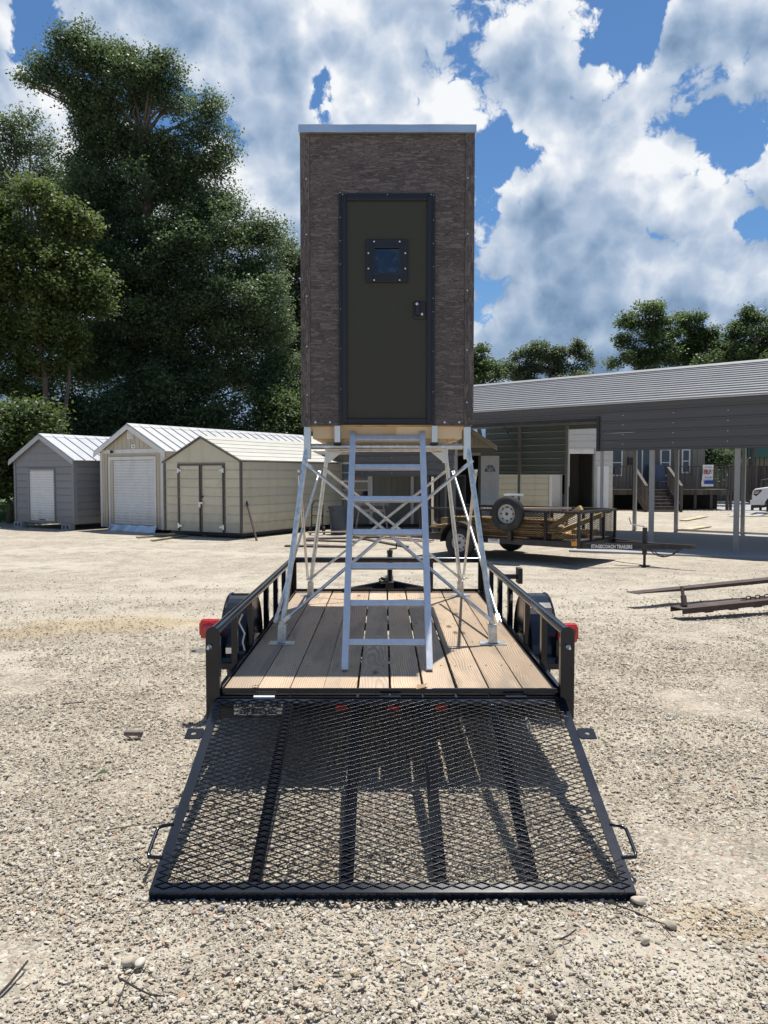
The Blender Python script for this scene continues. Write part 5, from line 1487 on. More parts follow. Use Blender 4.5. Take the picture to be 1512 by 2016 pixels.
# ================================================================== rusty drawbar at the right
db = thing('tow_bar', 'rusty steel tow bar with two long flat beams and a short chain', 'tow bar', (0, 0, 0))
up_ = (0, 0, 1)
a0, a1 = P(1242, 1167, 10.1), P(1760, 1113, 12.0)
MB().prism([(0, -.004), (.9, -.035), (4.0, -.062), (4.0, .0), (0, .004)], 'Y', -.09, .09).build('upper_beam', 'rust', db)
ub = db.children[0]
d_ = (a1 - a0); ub.location = a0; ub.rotation_euler = d_.to_track_quat('X', 'Z').to_euler()
b0, b1 = P(1332, 1196, 9.25), P(1800, 1148, 10.6)
lo = MB(); lo.box(0, 3.6, -.11, .11, -.012, .0); lo.box(0, 3.6, -.11, -.098, -.065, -.012); lo.box(0, 3.6, .098, .11, -.065, -.012)
for i in range(9):
    lo.box(.35 + i * .38, .47 + i * .38, -.10, .10, -.080, -.065)
lb_ = lo.build('lower_beam', 'rust', db); d_ = b1 - b0; lb_.location = b0; lb_.rotation_euler = d_.to_track_quat('X', 'Z').to_euler()
pz = b0 + (b1 - b0).normalized() * .12
MB().tube(pz, pz + Vector((0.02, .15, .22)), .022, n=10).tube(pz + Vector((0, 0, .0)), pz + Vector((.01, .07, .12)), .035, n=10).build('pin', 'rust', db)
MB().box(6.6, 6.9, 10.0, 12.2, 0, .5).build('axle_stand', 'rust', db)
cb = (b1 - b0).normalized()
for i in range(14):
    c0 = b0 + cb * (1.05 + i * .075) + Vector((0, .03, .022))
    pts = [c0 + cb * (.042 * math.cos(t_)) + (Vector((0, 0, 1)) if i % 2 else Vector((.3, .9, 0))) * (.024 * math.sin(t_)) for t_ in np.linspace(0, 2 * math.pi, 9)]
    MB().path(pts, .008, 5, cap=False).build('chain_link', 'rust', db)

# ================================================================== the utility trailer
XC = .035; Y0, Y1 = 4.40, 8.13; DZ = .50; HWI = .965; RX = 1.015; RZ = .835
ut = thing('utility_trailer', 'glossy black utility trailer with pine plank deck, carrying the camouflage tower', 'trailer', (XC, Y0, 0))
LY = Y1 - Y0
for i in range(10):
    x0 = -HWI + i * 2 * HWI / 10
    w0 = r_.choice((.004, .006, .009, .014))
    j0, j1 = r_.uniform(-.006, .006), r_.uniform(-.004, .004)
    pl = MB().add([(x0 + w0 / 2 + j0, .012 + r_.uniform(0, .006), DZ - .038), (x0 + .193 - w0 / 2, .012, DZ - .038), (x0 + .193 - w0 / 2 + j1, LY - .01, DZ - .038), (x0 + w0 / 2, LY - .01, DZ - .038),
                   (x0 + w0 / 2 + j0, .012 + r_.uniform(0, .006), DZ + r_.uniform(-.002, .002)), (x0 + .193 - w0 / 2, .012, DZ + r_.uniform(-.002, .002)), (x0 + .193 - w0 / 2 + j1, LY - .01, DZ), (x0 + w0 / 2, LY - .01, DZ)],
                  [(0, 3, 2, 1), (4, 5, 6, 7), (0, 1, 5, 4), (1, 2, 6, 5), (2, 3, 7, 6), (3, 0, 4, 7)]).build('plank', 'deck', ut, bevel=.004)
sc = MB()
for y in (.55, 1.25, 1.95, 2.65, 3.35):
    for i in range(10):
        for dx in (.045, .148):
            sc.lathe([(.006, 0), (.005, .0015)], (-HWI + i * .193 + dx + r_.uniform(-.008, .008), y + r_.uniform(-.02, .02), DZ + .0005), (0, 0, 1), 8)
so_ = sc.build('deck_screws', 'flat_black', ut); so_['kind'] = 'stuff'
# frame: angle curb round the deck, side rails, cross members
cr_ = MB()
for s_ in (-1, 1):
    cr_.box(s_ * (HWI + .006) if s_ > 0 else -(HWI + .014), (HWI + .014) if s_ > 0 else -(HWI + .006), .0, LY, DZ - .1, DZ + .018)
    cr_.box((HWI + .014) if s_ > 0 else -(HWI + .06), (HWI + .06) if s_ > 0 else -(HWI + .014), .0, LY, DZ - .11, DZ - .02)
cr_.box(-HWI, HWI, LY, LY + .01, DZ - .1, DZ + .03)
cr_.box(-HWI, HWI, LY + .01, LY + .06, DZ - .11, DZ - .02)
cr_.build('side_frame', 'gloss_black', ut)
rc = MB(); rc.box(-HWI - .004, HWI + .004, -.012, .006, DZ - .02, DZ + .006); rc.box(-HWI - .06, HWI + .06, -.045, -.013, DZ - .155, DZ - .035)
rc.box(-HWI, HWI, -.012, .05, DZ - .05, DZ - .04)
rcm = rc.build('rear_crossmember', 'gloss_black', ut)
for y in (.8, 1.5, 2.2, 2.9, 3.5):
    MB().box(-HWI - .01, HWI + .01, y - .03, y + .03, DZ - .1, DZ - .042).build('crossmember', 'gloss_black', ut)
for x in (-.28, .02, .29):
    MB().prism([(x - .03, DZ - .105), (x + .03, DZ - .105), (x + .035, DZ - .092), (x + .03, DZ - .08), (x - .03, DZ - .08), (x - .035, DZ - .092)], 'Y', -.062, -.0455).build('marker_light', 'red_lens', ut)
sg = MB().box(-.895, -.615, -.052, -.0455, DZ - .135, DZ - .065).build('sign_plate', 'white_plate', ut)
for tx, z, ww in (('Delta Trailer Sales', DZ - .080, .26), ('Carencro, LA', DZ - .101, .19), ('337-896-3331', DZ - .122, .21)):
    text('lettering', tx, .026, 'ink', sg, (-.755, -.0535, z), (R(90), 0, 0), ww, bold=.0012)
# railings
for s_ in (-1, 1):
    rp = MB().tube((s_ * RX, -.03, RZ), (s_ * RX, LY + .02, RZ), .030, n=20).build('side_rail', 'gloss_black', ut, smooth=40)
    # flat rear post with a rounded top
    pts = [(s_ * RX - .040, .34), (s_ * RX + .040, .34)] + [(s_ * RX + .040 * math.cos(t_), RZ - .002 + .040 * math.sin(t_)) for t_ in np.linspace(0, math.pi, 15)]
    MB().prism(pts, 'Y', -.050, -.034).build('rear_post', 'gloss_black', ut, bevel=.003)
    MB().box(s_ * RX - .035, s_ * RX + .035, -.033, .02, .36, RZ - .03).build('post', 'gloss_black', ut, bevel=.004)
    MB().lathe([(.008, 0), (.014, .0), (.014, .012), (.007, .02), (.007, .05)], (s_ * RX - (.015 if s_ < 0 else -.0), -.050, RZ - .075), (0, -1, 0), 10).build('latch_pin', 'zinc', ut)
    for y in (.68, 1.28, 2.05, 2.62, 3.2, LY - .03):
        MB().bar((s_ * RX, y, DZ - .1), (s_ * RX, y, RZ - .02), .012, .055, (0, 1, 0)).bar((s_ * (RX + .018), y + .024, DZ - .1), (s_ * (RX + .018), y + .024, RZ - .02), .048, .010, (0, 1, 0)).build('post', 'gloss_black', ut)
MB().tube((-RX - .005, LY + .03, RZ), (RX + .005, LY + .03, RZ), .030, n=20).build('front_rail', 'gloss_black', ut, smooth=40)
for x in (-RX + .02, -.42, .46, RX - .02):
    MB().box(x - .028, x + .028, LY + .01, LY + .055, DZ - .1, RZ - .02).build('post', 'gloss_black', ut)
# fenders, wheels
FYC = 1.62
for s_ in (-1, 1):
    out, inn_ = s_ * (RX + .228), s_ * (RX + .045)
    a, b = min(out, inn_), max(out, inn_)
    fv = MB(); n_ = 22; r0, r1 = .42, .412
    ang = np.linspace(-.05, math.pi + .05, n_ + 1)
    for i in range(n_):
        q = [(FYC + r0 * math.cos(ang[i]), .385 + r0 * math.sin(ang[i])), (FYC + r0 * math.cos(ang[i + 1]), .385 + r0 * math.sin(ang[i + 1])), (FYC + r1 * math.cos(ang[i + 1]), .385 + r1 * math.sin(ang[i + 1])), (FYC + r1 * math.cos(ang[i]), .385 + r1 * math.sin(ang[i]))]
        fv.prism(q, 'X', a, b)
    disc = [(FYC + .412 * math.cos(t_), .385 + .412 * math.sin(t_)) for t_ in np.linspace(0, math.pi, 25)]
    fv.prism(disc, 'X', inn_ - .004, inn_ + .004)
    lip = [(Vector((out, FYC + .42 * math.cos(t_), .385 + .42 * math.sin(t_)))) for t_ in np.linspace(0, math.pi, 25)]
    fv.path(lip, .009, 6)
    fv.build('fender', 'gloss_black', ut, smooth=35)
    MB().box(min(s_ * (RX + .03), s_ * (RX + .27)), max(s_ * (RX + .03), s_ * (RX + .27)), FYC - .62, FYC - .42, .36, .40).build('step_plate', 'gloss_black', ut)
    wheel(ut, (s_ * (RX + .130), FYC, .335), (1, 0, 0), .335, .165, 'rim_white', outward=s_)
    # tail light on its upright
    lx = s_ * (RX + .27); z = .635 if s_ < 0 else .605
    MB().box(min(s_ * (RX + .20), s_ * (RX + .27)), max(s_ * (RX + .20), s_ * (RX + .27)), FYC - .50, FYC - .48, .38, z + .02).build('light_bracket', 'gloss_black', ut)
    tl = MB().box(lx - .066, lx + .066, FYC - .56, FYC - .50, z - .066, z + .066).box(lx + s_ * .066 - .012, lx + s_ * .066 + .012, FYC - .55, FYC - .51, z - .045, z + .045).build('tail_light', 'red_lens', ut, bevel=.008)
    ln_ = MB().lathe([(.060, 0), (.060, .006), (.054, .010), (.050, .008), (.046, .011), (.0, .013)], (lx, FYC - .56, z), (0, -1, 0), 28).build('lens', 'red_lens', tl, smooth=50)
    rf = MB()
    for dx, dz in ((0, .02), (.018, -.008), (-.018, -.008)):
        rf.lathe([(.0085, 0), (.0, .003)], (lx + dx, FYC - .573, z + dz), (0, -1, 0), 10)
    rf.build('reflector', mat('red_reflector_%d' % (s_ + 1), (.7, .02, .02), .1, spec=.8), tl)
MB().tube((-RX - .16, FYC, .335), (RX + .16, FYC, .335), .032).build('axle', 'gloss_black', ut)
lbk = MB().prism([(-1.43, .462), (-1.23, .462), (-1.23, .492), (-1.43, .492)], 'Y', FYC - .556, FYC - .55)
lbk.box(-1.17, -1.09, FYC - .56, FYC - .552, .46, .50); lbk.build('license_bracket', 'zinc', ut)
MB().box(-1.415, -1.385, FYC - .558, FYC - .5565, .472, .482).build('slot', 'flat_black', ut)
MB().box(-1.09, -1.0, FYC - .56, FYC - .55, .35, .38).build('reflector_strip', 'zinc', ut)
wr = MB().path([(-.99, .75, .80), (-1.02, .78, .74), (-.985, .80, .66), (-1.0, .80, .60), (-.99, .82, .54)], .006, 6).build('wire', 'white_plate', ut)
# spare carrier on the right rail, front jack, tongue
MB().box(RX + .03, RX + .20, 2.70, 2.76, RZ - .06, RZ - .02).box(RX + .19, RX + .23, 2.66, 2.80, RZ - .10, RZ + .04).build('spare_carrier', 'flat_black', ut)
for s_ in (-1, 1):
    MB().bar((s_ * .8, LY + .02, DZ - .08), (.03, LY + 1.15, DZ - .08), .05, .09).build('tongue_beam', 'gloss_black', ut)
MB().box(-.02, .08, LY + .9, LY + 1.55, DZ - .12, DZ - .03).build('coupler', 'flat_black', ut)
jk = MB().tube((.035, LY + 1.05, .12), (.035, LY + 1.05, .80), .032, n=14).build('jack', 'gloss_black', ut, smooth=40)
MB().box(-.05, .12, LY + .96, LY + 1.14, .02, .04).tube((.035, LY + 1.05, .03), (.035, LY + 1.05, .14), .022).build('jack_foot', 'zinc', jk)
MB().tube((.035, LY + 1.05, .80), (.035, LY + 1.05, .84), .036, n=14).path([(.035, LY + 1.05, .835), (.035, LY + 1.0, .86), (.11, LY + .99, .865), (.115, LY + .99, .93)], .011, 8).build('crank', 'flat_black', jk)
MB().path([(-.04 + .05 * math.sin(i * 1.1), LY + .8 + .02 * math.cos(i * 2.), DZ - .01 + .03 * math.sin(i * .9) + .02) for i in range(14)], .012, 6).build('wiring_loop', 'flat_black', ut)
# ramp gate, hinged at the rear edge and lying down to the gravel
GL = math.hypot(.43, 1.265)
# gate plane: a runs along x (right in the picture), b runs from hinge to ground
ey = Vector((0, -1.265, -.43)).normalized(); ex = Vector((1, 0, 0)); nn = Vector((0, -.43, 1.265)).normalized()
O = Vector((0, -.065, .462)); GW = 1.0
def gp(a, b, h=0.0):
    return O + ex * a + ey * b + nn * h
def gbar(mb, a0, b0, a1, b1, wd_, h0, h1):
    """flat bar in the gate plane from (a0,b0) to (a1,b1), between heights h0 and h1"""
    mb.bar(gp(a0, b0, (h0 + h1) / 2), gp(a1, b1, (h0 + h1) / 2), wd_, h1 - h0, nn)
gf = MB()
for s_ in (-1, 1):
    gbar(gf, s_ * (GW - .024), 0, s_ * (GW - .024), GL, .048, -.006, .0)
    gbar(gf, s_ * (GW - .003), 0, s_ * (GW - .003), GL, .006, -.05, -.0062)
gbar(gf, -GW + .0482, GL - .026, GW - .0482, GL - .026, .052, -.006, .0)
gbar(gf, -GW, GL - .003, GW, GL - .003, .006, -.05, -.0062)
gbar(gf, -GW + .0482, .022, GW - .0482, .022, .044, -.006, .0)
rg = gf.build('ramp_gate', 'gloss_black', ut, bevel=.0012, seg=1)
for a in (-.575, -.19, .20, .585):
    m_ = MB(); gbar(m_, a, .045, a, GL - .053, .056, -.010, -.0035); gbar(m_, a + .02, .045, a + .02, GL - .053, .006, -.045, -.0102)
    m_.build('gate_bar', 'bar_black', rg)
v, f = expanded_mesh(gp(-GW + .016, .012, .003), ex, ey, 2 * GW - .032, GL - .03, .083, .0345, .0036, nn, sag=.012)
np_mesh('expanded_mesh', v, f, 'mesh_black', rg)
for s_ in (-1, 1):
    # pull handle
    h_ = MB().path([gp(s_ * (GW - .01), .96), gp(s_ * (GW + .040), .97), gp(s_ * (GW + .056), .985), gp(s_ * (GW + .058), 1.0), gp(s_ * (GW + .058), 1.13), gp(s_ * (GW + .052), 1.15), gp(s_ * (GW - .01), 1.155)], .0085, 8).build('handle', 'gloss_black', rg, smooth=50)
    # latch ear with its hole: a ring of quads round the hole, cut to a rectangle
    lt = MB(); a0, a1, b0, b1 = GW + .002, GW + .092, .265, .35
    cx, cy = GW + .052, .308; n_ = 24; rim_ = []; hol = []
    for i in range(n_):
        t_ = 2 * math.pi * i / n_; dx, dy = math.cos(t_), math.sin(t_)
        kx = (a1 - cx) / dx if dx > 1e-6 else ((a0 - cx) / dx if dx < -1e-6 else 1e9); ky = (b1 - cy) / dy if dy > 1e-6 else ((b0 - cy) / dy if dy < -1e-6 else 1e9)
        kk = min(kx, ky); kk = min(kk, .072)
        rim_.append((cx + dx * kk, cy + dy * kk)); hol.append((cx + dx * .014, cy + dy * .014))
    vv = []
    for h in (0, -.007):
        vv += [gp(s_ * a, b, h) for a, b in rim_] + [gp(s_ * a, b, h) for a, b in hol]
    ff = []
    for i in range(n_):
        j = (i + 1) % n_
        ff += [(i, j, n_ + j, n_ + i), (2 * n_ + i, 3 * n_ + i, 3 * n_ + j, 2 * n_ + j), (i, 2 * n_ + i, 2 * n_ + j, j), (n_ + i, n_ + j, 3 * n_ + j, 3 * n_ + i)]
    lt.add(vv, ff); lt.build('latch_ear', 'gloss_black', rg)
for x in (-.72, 0, .72):
    MB().tube((x - .06, -.055, .468), (x + .06, -.055, .468), .012, n=10).build('hinge', 'zinc' if x < -.5 else 'gloss_black', ut)

# ================================================================== the tower blind
hb = thing('hunting_blind', 'tall camouflage hunting blind with dark door on a galvanised tower', 'hunting blind', (.025, 5.8, 0))
HB = .645; B0, B1 = 2.11, 4.265; BL = 1.86; BB = 4.1
d0, d1, dt = -.36, .352, 3.815
MB().box(-HB + .07, d0, 0, .02, B0, B1).build('wall_panel', 'camo', hb)
MB().box(d1, HB - .07, 0, .02, B0, B1).build('wall_panel', 'camo', hb)
MB().box(d0 + .0005, d1 - .0005, 0, .02, dt, B1).build('wall_panel', 'camo', hb)
for s_ in (-1, 1):
    a, b = sorted((s_ * HB, s_ * (HB - .0695)))
    MB().box(a, b, -.008, .02, B0 - .004, B1).build('corner_trim', 'camo_v', hb, bevel=.003)
    MB().prism([(.021, B0), (BL, B0), (BL, BB), (.021, B1)], 'X', *sorted((s_ * (HB - .004), s_ * (HB - .024)))).build('wall_panel', 'camo', hb)
    MB().box(*sorted((s_ * (HB + .003), s_ * (HB - .003))), .0205, .08, B0, B1 - .02).build('corner_trim', 'camo_v', hb)
MB().box(-HB + .025, HB - .025, BL - .02, BL, B0, BB).build('wall_panel', 'camo', hb)
MB().box(-HB + .03, HB - .03, .03, BL - .03, B0 - .005, B0 + .02).build('floor_panel', 'joist', hb)
rf = MB().prism([(-.035, B1 + .03), (-.035, B1 + .036), (BL + .08, BB + .036), (BL + .08, BB + .03)], 'X', -HB - .006, HB + .006).build('roof', 'flash', hb)
fb = MB(); nseg = 8
for i in range(nseg):
    a, b = -HB - .008 + i * (2 * HB + .016) / nseg, -HB - .008 + (i + 1) * (2 * HB + .016) / nseg
    ya, yb = -.040 - .003 * math.sin(i * 2.3), -.040 - .003 * math.sin((i + 1) * 2.3)
    fb.add([(a, ya, B1 - .018), (b, yb, B1 - .018), (b, yb - .002, B1 + .038), (a, ya - .002, B1 + .038), (a, -.009, B1 - .018), (b, -.009, B1 - .018), (b, -.009, B1 + .0295), (a, -.009, B1 + .0295)],
           [(0, 1, 2, 3), (7, 6, 5, 4), (0, 4, 5, 1), (3, 2, 6, 7)] + ([(0, 3, 7, 4)] if i == 0 else []) + ([(1, 5, 6, 2)] if i == nseg - 1 else []))
fb.build('roof_flashing', 'flash', hb)
for s_ in (-1, 1):
    MB().prism([(-.03, B1 - .02), (BL + .08, BB - .02), (BL + .08, BB + .029), (-.03, B1 + .029)], 'X', *sorted((s_ * (HB + .001), s_ * (HB + .006)))).build('roof_flashing', 'flash', hb)
# door: jamb, leaf, window, latch
jm = MB(); jm.box(d0, d0 + .05, -.022, .0, B0 + .004, dt); jm.box(d1 - .05, d1, -.022, 0, B0 + .004, dt); jm.box(d0 + .05, d1 - .05, -.022, 0, dt - .05, dt); jm.box(d0 + .05, d1 - .05, -.022, 0, B0 + .004, B0 + .03)
jm.build('door_jamb', 'door_black', hb, bevel=.004)
e0, e1, eb, et = d0 + .025, d1 - .025, B0 + .016, dt - .026
dr = MB().box(e0 + .03, e1 - .03, -.030, -.0, eb + .03, et - .03).build('door', 'door_olive', hb)
ed = MB(); ed.box(e0, e0 + .035, -.046, -.0225, eb, et); ed.box(e1 - .035, e1, -.046, -.0225, eb, et); ed.box(e0 + .035, e1 - .035, -.046, -.0225, et - .035, et); ed.box(e0 + .035, e1 - .035, -.046, -.0225, eb, eb + .035)
ed.build('door_edging', 'door_black', dr, bevel=.006)
wx0, wx1, wz0, wz1 = -.158, .150, 3.160, 3.472
wf = MB(); fw_ = .058
wf.box(wx0, wx0 + fw_, -.050, -.0305, wz0, wz1); wf.box(wx1 - fw_, wx1, -.050, -.0305, wz0, wz1); wf.box(wx0 + fw_, wx1 - fw_, -.050, -.0305, wz1 - fw_, wz1); wf.box(wx0 + fw_, wx1 - fw_, -.050, -.0305, wz0, wz0 + fw_)
wf.build('window_frame', 'door_black', dr, bevel=.004)
ig = MB(); g0, g1, g2, g3 = wx0 + fw_ - .006, wx1 - fw_ + .006, wz0 + fw_ - .006, wz1 - fw_ + .006
ig.box(g0, g0 + .012, -.054, -.0502, g2, g3); ig.box(g1 - .012, g1, -.054, -.0502, g2, g3); ig.box(g0 + .012, g1 - .012, -.054, -.0502, g3 - .012, g3); ig.box(g0 + .012, g1 - .012, -.054, -.0502, g2, g2 + .012)
ig.build('window_gasket', 'flat_black', dr)
pn = MB().box(wx0 + fw_, wx1 - fw_, -.040, -.034, wz0 + fw_, wz1 - fw_).build('pane', 'pane', dr); pn.rotation_euler = (0, 0, 0)
lt = MB(); lt.box(.192, .282, -.046, -.0305, 2.892, 3.022); lb2 = lt.build('latch', 'flat_black', dr, bevel=.014, seg=3)
MB().box(.208, .240, -.070, -.0465, 2.915, 3.0).build('latch_paddle', 'door_black', dr, bevel=.006)
ls = MB()
for x, z in ((.217, 2.998), (.255, 2.928)):
    ls.lathe([(.010, 0), (.010, .004), (.006, .006)], (x, -.0705 if x < .24 else -.0465, z), (0, -1, 0), 10)
ls.build('latch_screw', 'screw', dr)
sc = MB()
def scr(x, z, y, r_s=.006):
    sc.lathe([(r_s, 0), (r_s * .8, .003), (0, .0045)], (x, y, z), (0, -1, 0), 8)
for z in (2.36, 2.66, 2.95, 3.05, 3.28, 3.45, 3.62, 3.80):
    if z not in (3.05,):
        scr(d0 + .012, z + .02, -.0222, .0034)
    scr(d1 - .012, z, -.0222, .0034)
for x in (d0 + .03, 0, d1 - .03):
    scr(x, dt - .010, -.0222, .0036)
for z in (2.32, 2.70, 3.08, 3.5, 3.94):
    scr(-HB + .045, z + r_.uniform(-.04, .04), -.0085); scr(HB - .05, z + r_.uniform(-.04, .04), -.0085)
for x in (-.54, -.43, .43, .54):
    scr(x, B0 + .025, -.0005, .009)
for x in (wx0 + .06, wx1 - .06):
    scr(x, wz1 - .016, -.0502, .007); scr(x, wz0 + .016, -.0502, .007)
for z in (wz0 + .10, wz1 - .10):
    scr(wx0 + .018, z, -.0502, .007); scr(wx1 - .018, z, -.0502, .007)
so2 = sc.build('screw_heads', 'screw', hb); so2['kind'] = 'stuff'
# platform of pine joists
MB().box(-.565, .565, .05, .088, B0 - .095, B0 - .006).build('joist', 'joist', hb)
MB().box(-.565, .565, BL - .088, BL - .05, B0 - .095, B0 - .006).build('joist', 'joist', hb)
for x in (-.545, -.19, .17, .545):
    MB().box(x - .019, x + .019, .0885, BL - .0885, B0 - .095, B0 - .006).build('joist', 'joist', hb)
MB().box(-.46, .44, .09, .128, B0 - .15, B0 - .098).build('joist', 'joist', hb)
MB().tube((-.60, .055, 1.955), (.60, .055, 1.955), .021, n=16).build('cross_tube', 'galv', hb, smooth=40)
MB().tube((-.58, BL - .04, 1.99), (.58, BL - .04, 1.99), .021, n=16).build('cross_tube', 'galv', hb, smooth=40)
# legs, sockets, base plates, braces
ft, tp_ = {}, {}
for s_ in (-1, 1):
    for k_, (yt, yb_, xt) in enumerate(((.05, -.20, .605), (BL + .02, 2.08, .585))):
        top = Vector((s_ * xt, yt, 1.99)); foot = Vector((s_ * .775 + (-.01 if k_ else .0), yb_, DZ + .10))
        ft[s_, k_] = foot; tp_[s_, k_] = top
        MB().tube(foot, top, .0205, n=16).build('leg', 'galv', hb, smooth=40)
        MB().bar((s_ * xt, yt - .005, 1.86), (s_ * (xt - .002), yt, 2.105), .052, .052, (0, 1, 0)).build('leg_bracket', 'zinc', hb, bevel=.004)
        MB().bar(foot + Vector((0, 0, -.092)), foot + (top - foot).normalized() * .045, .060, .060, (0, 1, 0)).build('foot_socket', 'galv', hb, bevel=.003)
        bp_ = MB().box(-.095, .095, -.06, .06, DZ + .002, DZ + .008).build('base_plate', 'galv', hb); bp_.location = (foot.x, foot.y, 0)
        MB().lathe([(.012, -.04), (.012, .04)], foot + (top - foot).normalized() * .02 + Vector((0, -.0, 0)), (0, 1, 0), 8).build('bolt', 'screw', hb)
for x in (-.375, .355):
    MB().box(x - .021, x + .021, -.012, .05, 1.985, B0 - .002).build('floor_bracket', 'zinc', hb)
    MB().box(x - .028, x + .028, -.016, .056, 1.972, 1.984).build('bracket_clip', 'flat_black', hb)
def brace(pA, pB, off):
    pA, pB = pA + off, pB + off; d_ = pB - pA
    a, b = pA + d_.normalized() * .07, pB - d_.normalized() * .07
    mb = MB().path([a, b], .0125, 10)
    mb.bar(pA - d_.normalized() * .02, a + d_.normalized() * .01, .028, .008, (0, 1, 0)); mb.bar(b - d_.normalized() * .01, pB + d_.normalized() * .02, .028, .008, (0, 1, 0))
    mb.lathe([(.011, -.02), (.011, .012)], pA, (0, 1, 0), 8); mb.lathe([(.011, -.02), (.011, .012)], pB, (0, 1, 0), 8)
    mb.build('brace', 'galv', hb, smooth=40)
def lp_(s_, k_, t_):
    return ft[s_, k_].lerp(tp_[s_, k_], t_)
brace(lp_(-1, 0, .89), lp_(1, 0, .05), Vector((0, -.034, 0))); brace(lp_(1, 0, .89), lp_(-1, 0, .05), Vector((0, -.062, 0)))
brace(lp_(-1, 1, .86), lp_(1, 1, .06), Vector((0, -.034, 0))); brace(lp_(1, 1, .86), lp_(-1, 1, .06), Vector((0, -.062, 0)))
for s_ in (-1, 1):
    brace(lp_(s_, 0, .84), lp_(s_, 1, .05), Vector((s_ * .034, 0, 0))); brace(lp_(s_, 1, .84), lp_(s_, 0, .05), Vector((s_ * .056, 0, 0)))
for s_ in (-1, 1):
    MB().prism([(s_ * .57, 1.965), (s_ * .44, 1.965), (s_ * .57, 1.86)], 'Y', BL - .03, BL - .026).build('gusset', 'zinc', hb)

# ================================================================== the ladder
la = thing('ladder', 'straight aluminium ladder with seven rungs leaning from deck to blind', 'ladder', (.02, 4.81, DZ))
LT = Vector((.008, 1.03, 1.555))
for s_ in (-1, 1):
    MB().bar((s_ * .268, 0, .002), LT + Vector((s_ * .262, 0, 0)), .042, .055, (0, -1, .4)).build('rail', 'alu', la, bevel=.003)
for t_ in (.974, .833, .685, .539, .397, .25, .103):
    c = LT * t_
    hw_ = .268 - .006 * t_ - .0212
    MB().bar(c + Vector((-hw_, 0, 0)), c + Vector((hw_, 0, 0)), .03, .040, (0, .62, 1)).build('rung', 'alu', la, bevel=.003)

# ================================================================== small things on the gravel and deck
def twig(label, pts, r0, m='twig', cat='twig', name='twig'):
    q = [G(*p[:2]) + Vector((0, 0, p[2])) for p in pts]
    c = q[0].copy(); t = MB().path([p - c for p in q], [r0 * (1 - .5 * i / len(q)) for i in range(len(q))], 6).build(name, m, smooth=50)
    t.location = c; return tag(t, label, cat)
twig('black stick lying at the bottom left corner of the gravel', [(-30, 1995, .012), (20, 1945, .016), (55, 1908, .03)], .006)
twig('curved dark twig on the pebbles below the pair of pale rocks', [(238, 1938, .02), (268, 1955, .018), (295, 1966, .014), (325, 1968, .012)], .004)
twig('thin wiry twig crossing the curved twig', [(232, 1980, .012), (248, 1945, .02), (262, 1925, .02)], .0022)
twig('long thin twig curving from the right foot of the ramp gate', [(1190, 1779, .012), (1235, 1798, .018), (1268, 1810, .014), (1300, 1826, .018), (1323, 1850, .012)], .0032)
twig('short bent twig below the middle of the ramp gate', [(1102, 1856, .012), (1120, 1850, .018), (1134, 1840, .02)], .004)
twig('straight dry stem running left from the left gate handle', [(212, 1638, .012), (260, 1634, .02), (325, 1631, .03)], .0028)
twig('broken brown twig beside the lower left corner of the gate', [(265, 1695, .012), (278, 1708, .014), (290, 1713, .012)], .004)
tb2 = MB().box(-.06, .06, -.022, .022, 0, .028).build('wood_scrap', 'scrap', bevel=.004); tb2.location = G(263, 1450) + Vector((0, 0, .01)); tb2.rotation_euler = (0, .05, .15)
tag(tb2, 'small dark block of wood on the gravel left of the trailer', 'wood scrap')
st2 = MB().box(-.085, .085, -.006, .006, 0, .008).build('wood_stick', 'scrap'); st2.location = G(143, 1388) + Vector((0, 0, .012)); st2.rotation_euler = (0, 0, .35)
tag(st2, 'thin grey stick lying alone on the gravel at far left', 'stick')
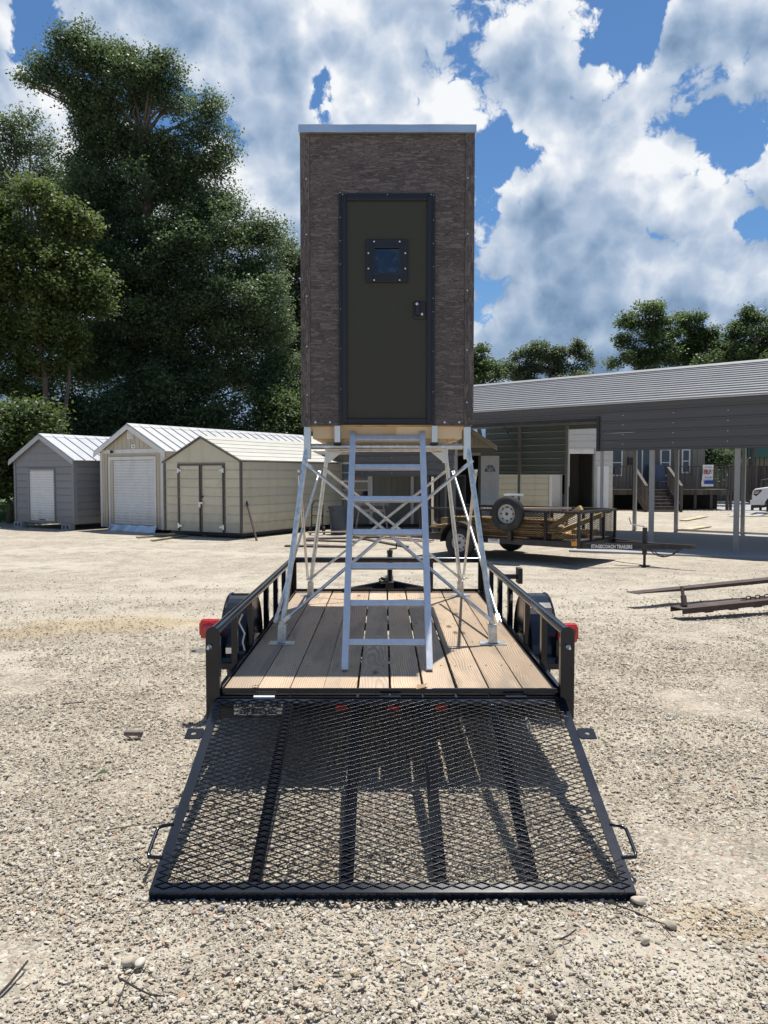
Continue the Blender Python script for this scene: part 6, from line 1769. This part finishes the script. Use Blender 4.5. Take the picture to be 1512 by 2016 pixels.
def rock(label, px, py, r0, m='stone', sq=(1, .8, .6), sd=0):
    import bmesh
    me = bpy.data.meshes.new('rock'); bm = bmesh.new(); bmesh.ops.create_icosphere(bm, subdivisions=3, radius=1)
    rr = random.Random(sd); ph = [rr.uniform(0, 6) for _ in range(6)]
    for v_ in bm.verts:
        c = v_.co; k_ = 1 + .12 * math.sin(2.6 * c.x + ph[0]) * math.sin(2.9 * c.y + ph[1]) + .10 * math.sin(3.7 * c.z + ph[2] + 2 * c.x) + .04 * math.sin(8 * c.y + ph[3]) * math.sin(7 * c.x + ph[4])
        v_.co = Vector((c.x * sq[0], c.y * sq[1], c.z * sq[2])) * k_ * r0
    bm.to_mesh(me); bm.free(); me.shade_smooth(); me.materials.append(M[m])
    o = bpy.data.objects.new('rock', me); scn.collection.objects.link(o); o.location = G(px, py) + Vector((0, 0, r0 * sq[2] * .55)); o.rotation_euler = (0, 0, rr.uniform(0, 6))
    return tag(o, label, 'rock', 'larger rocks among the gravel')
rock('pale grey rock, left of the touching pair near the bottom left', 254, 1897, .027, sd=1)
rock('whitish rock, right of the touching pair near the bottom left', 276, 1899, .021, sd=2)
rock('rounded rock against the right foot of the ramp gate', 1258, 1776, .031, sq=(1, .7, .55), sd=3)
rock('dull rock where the long curved twig bends', 1320, 1824, .027, sq=(1, .7, .5), sd=4)
rock('squarish white rock right of the short bent twig', 1270, 1855, .018, sq=(1, .8, .8), sd=5)
rock('brick red pebble at the bottom edge of the gravel', 1085, 2006, .016, 'rust', sd=6)
rock('dark grey stone before the left part of the gate foot', 436, 1790, .016, 'block', sd=7)
lf = MB().add([(-.05, -.02, .0), (.0, -.03, .012), (.06, .01, .02), (.01, .02, .006), (-.02, .012, .016)], [(0, 1, 4), (1, 2, 3), (1, 3, 4)]).build('dry_leaf', 'deadleaf'); lf.location = (.215, 4.43, DZ + .004); lf.rotation_euler = (.2, .1, .6)
tag(lf, 'curled dry leaf on the rear edge of the deck right of the ladder', 'leaf')
lf2 = MB().add([(-.03, -.01, .0), (.0, -.02, .014), (.03, .01, .008), (.0, .015, .012), (.01, -.03, .02)], [(0, 1, 3), (1, 2, 3), (1, 4, 2)]).build('dry_leaf', 'scrap'); lf2.location = (-.755, 4.425, DZ + .004)
tag(lf2, 'crumpled brown leaf at the left end of the deck edge', 'leaf')
lf3 = MB().add([(-.04, -.02, .0), (.0, -.03, .015), (.04, .01, .008), (.0, .025, .02)], [(0, 1, 3), (1, 2, 3)]).build('green_leaf', 'leaf_mid'); lf3.location = G(200, 1530) + Vector((0, 0, .015))
tag(lf3, 'small greenish leaf on the gravel left of the gate', 'leaf')
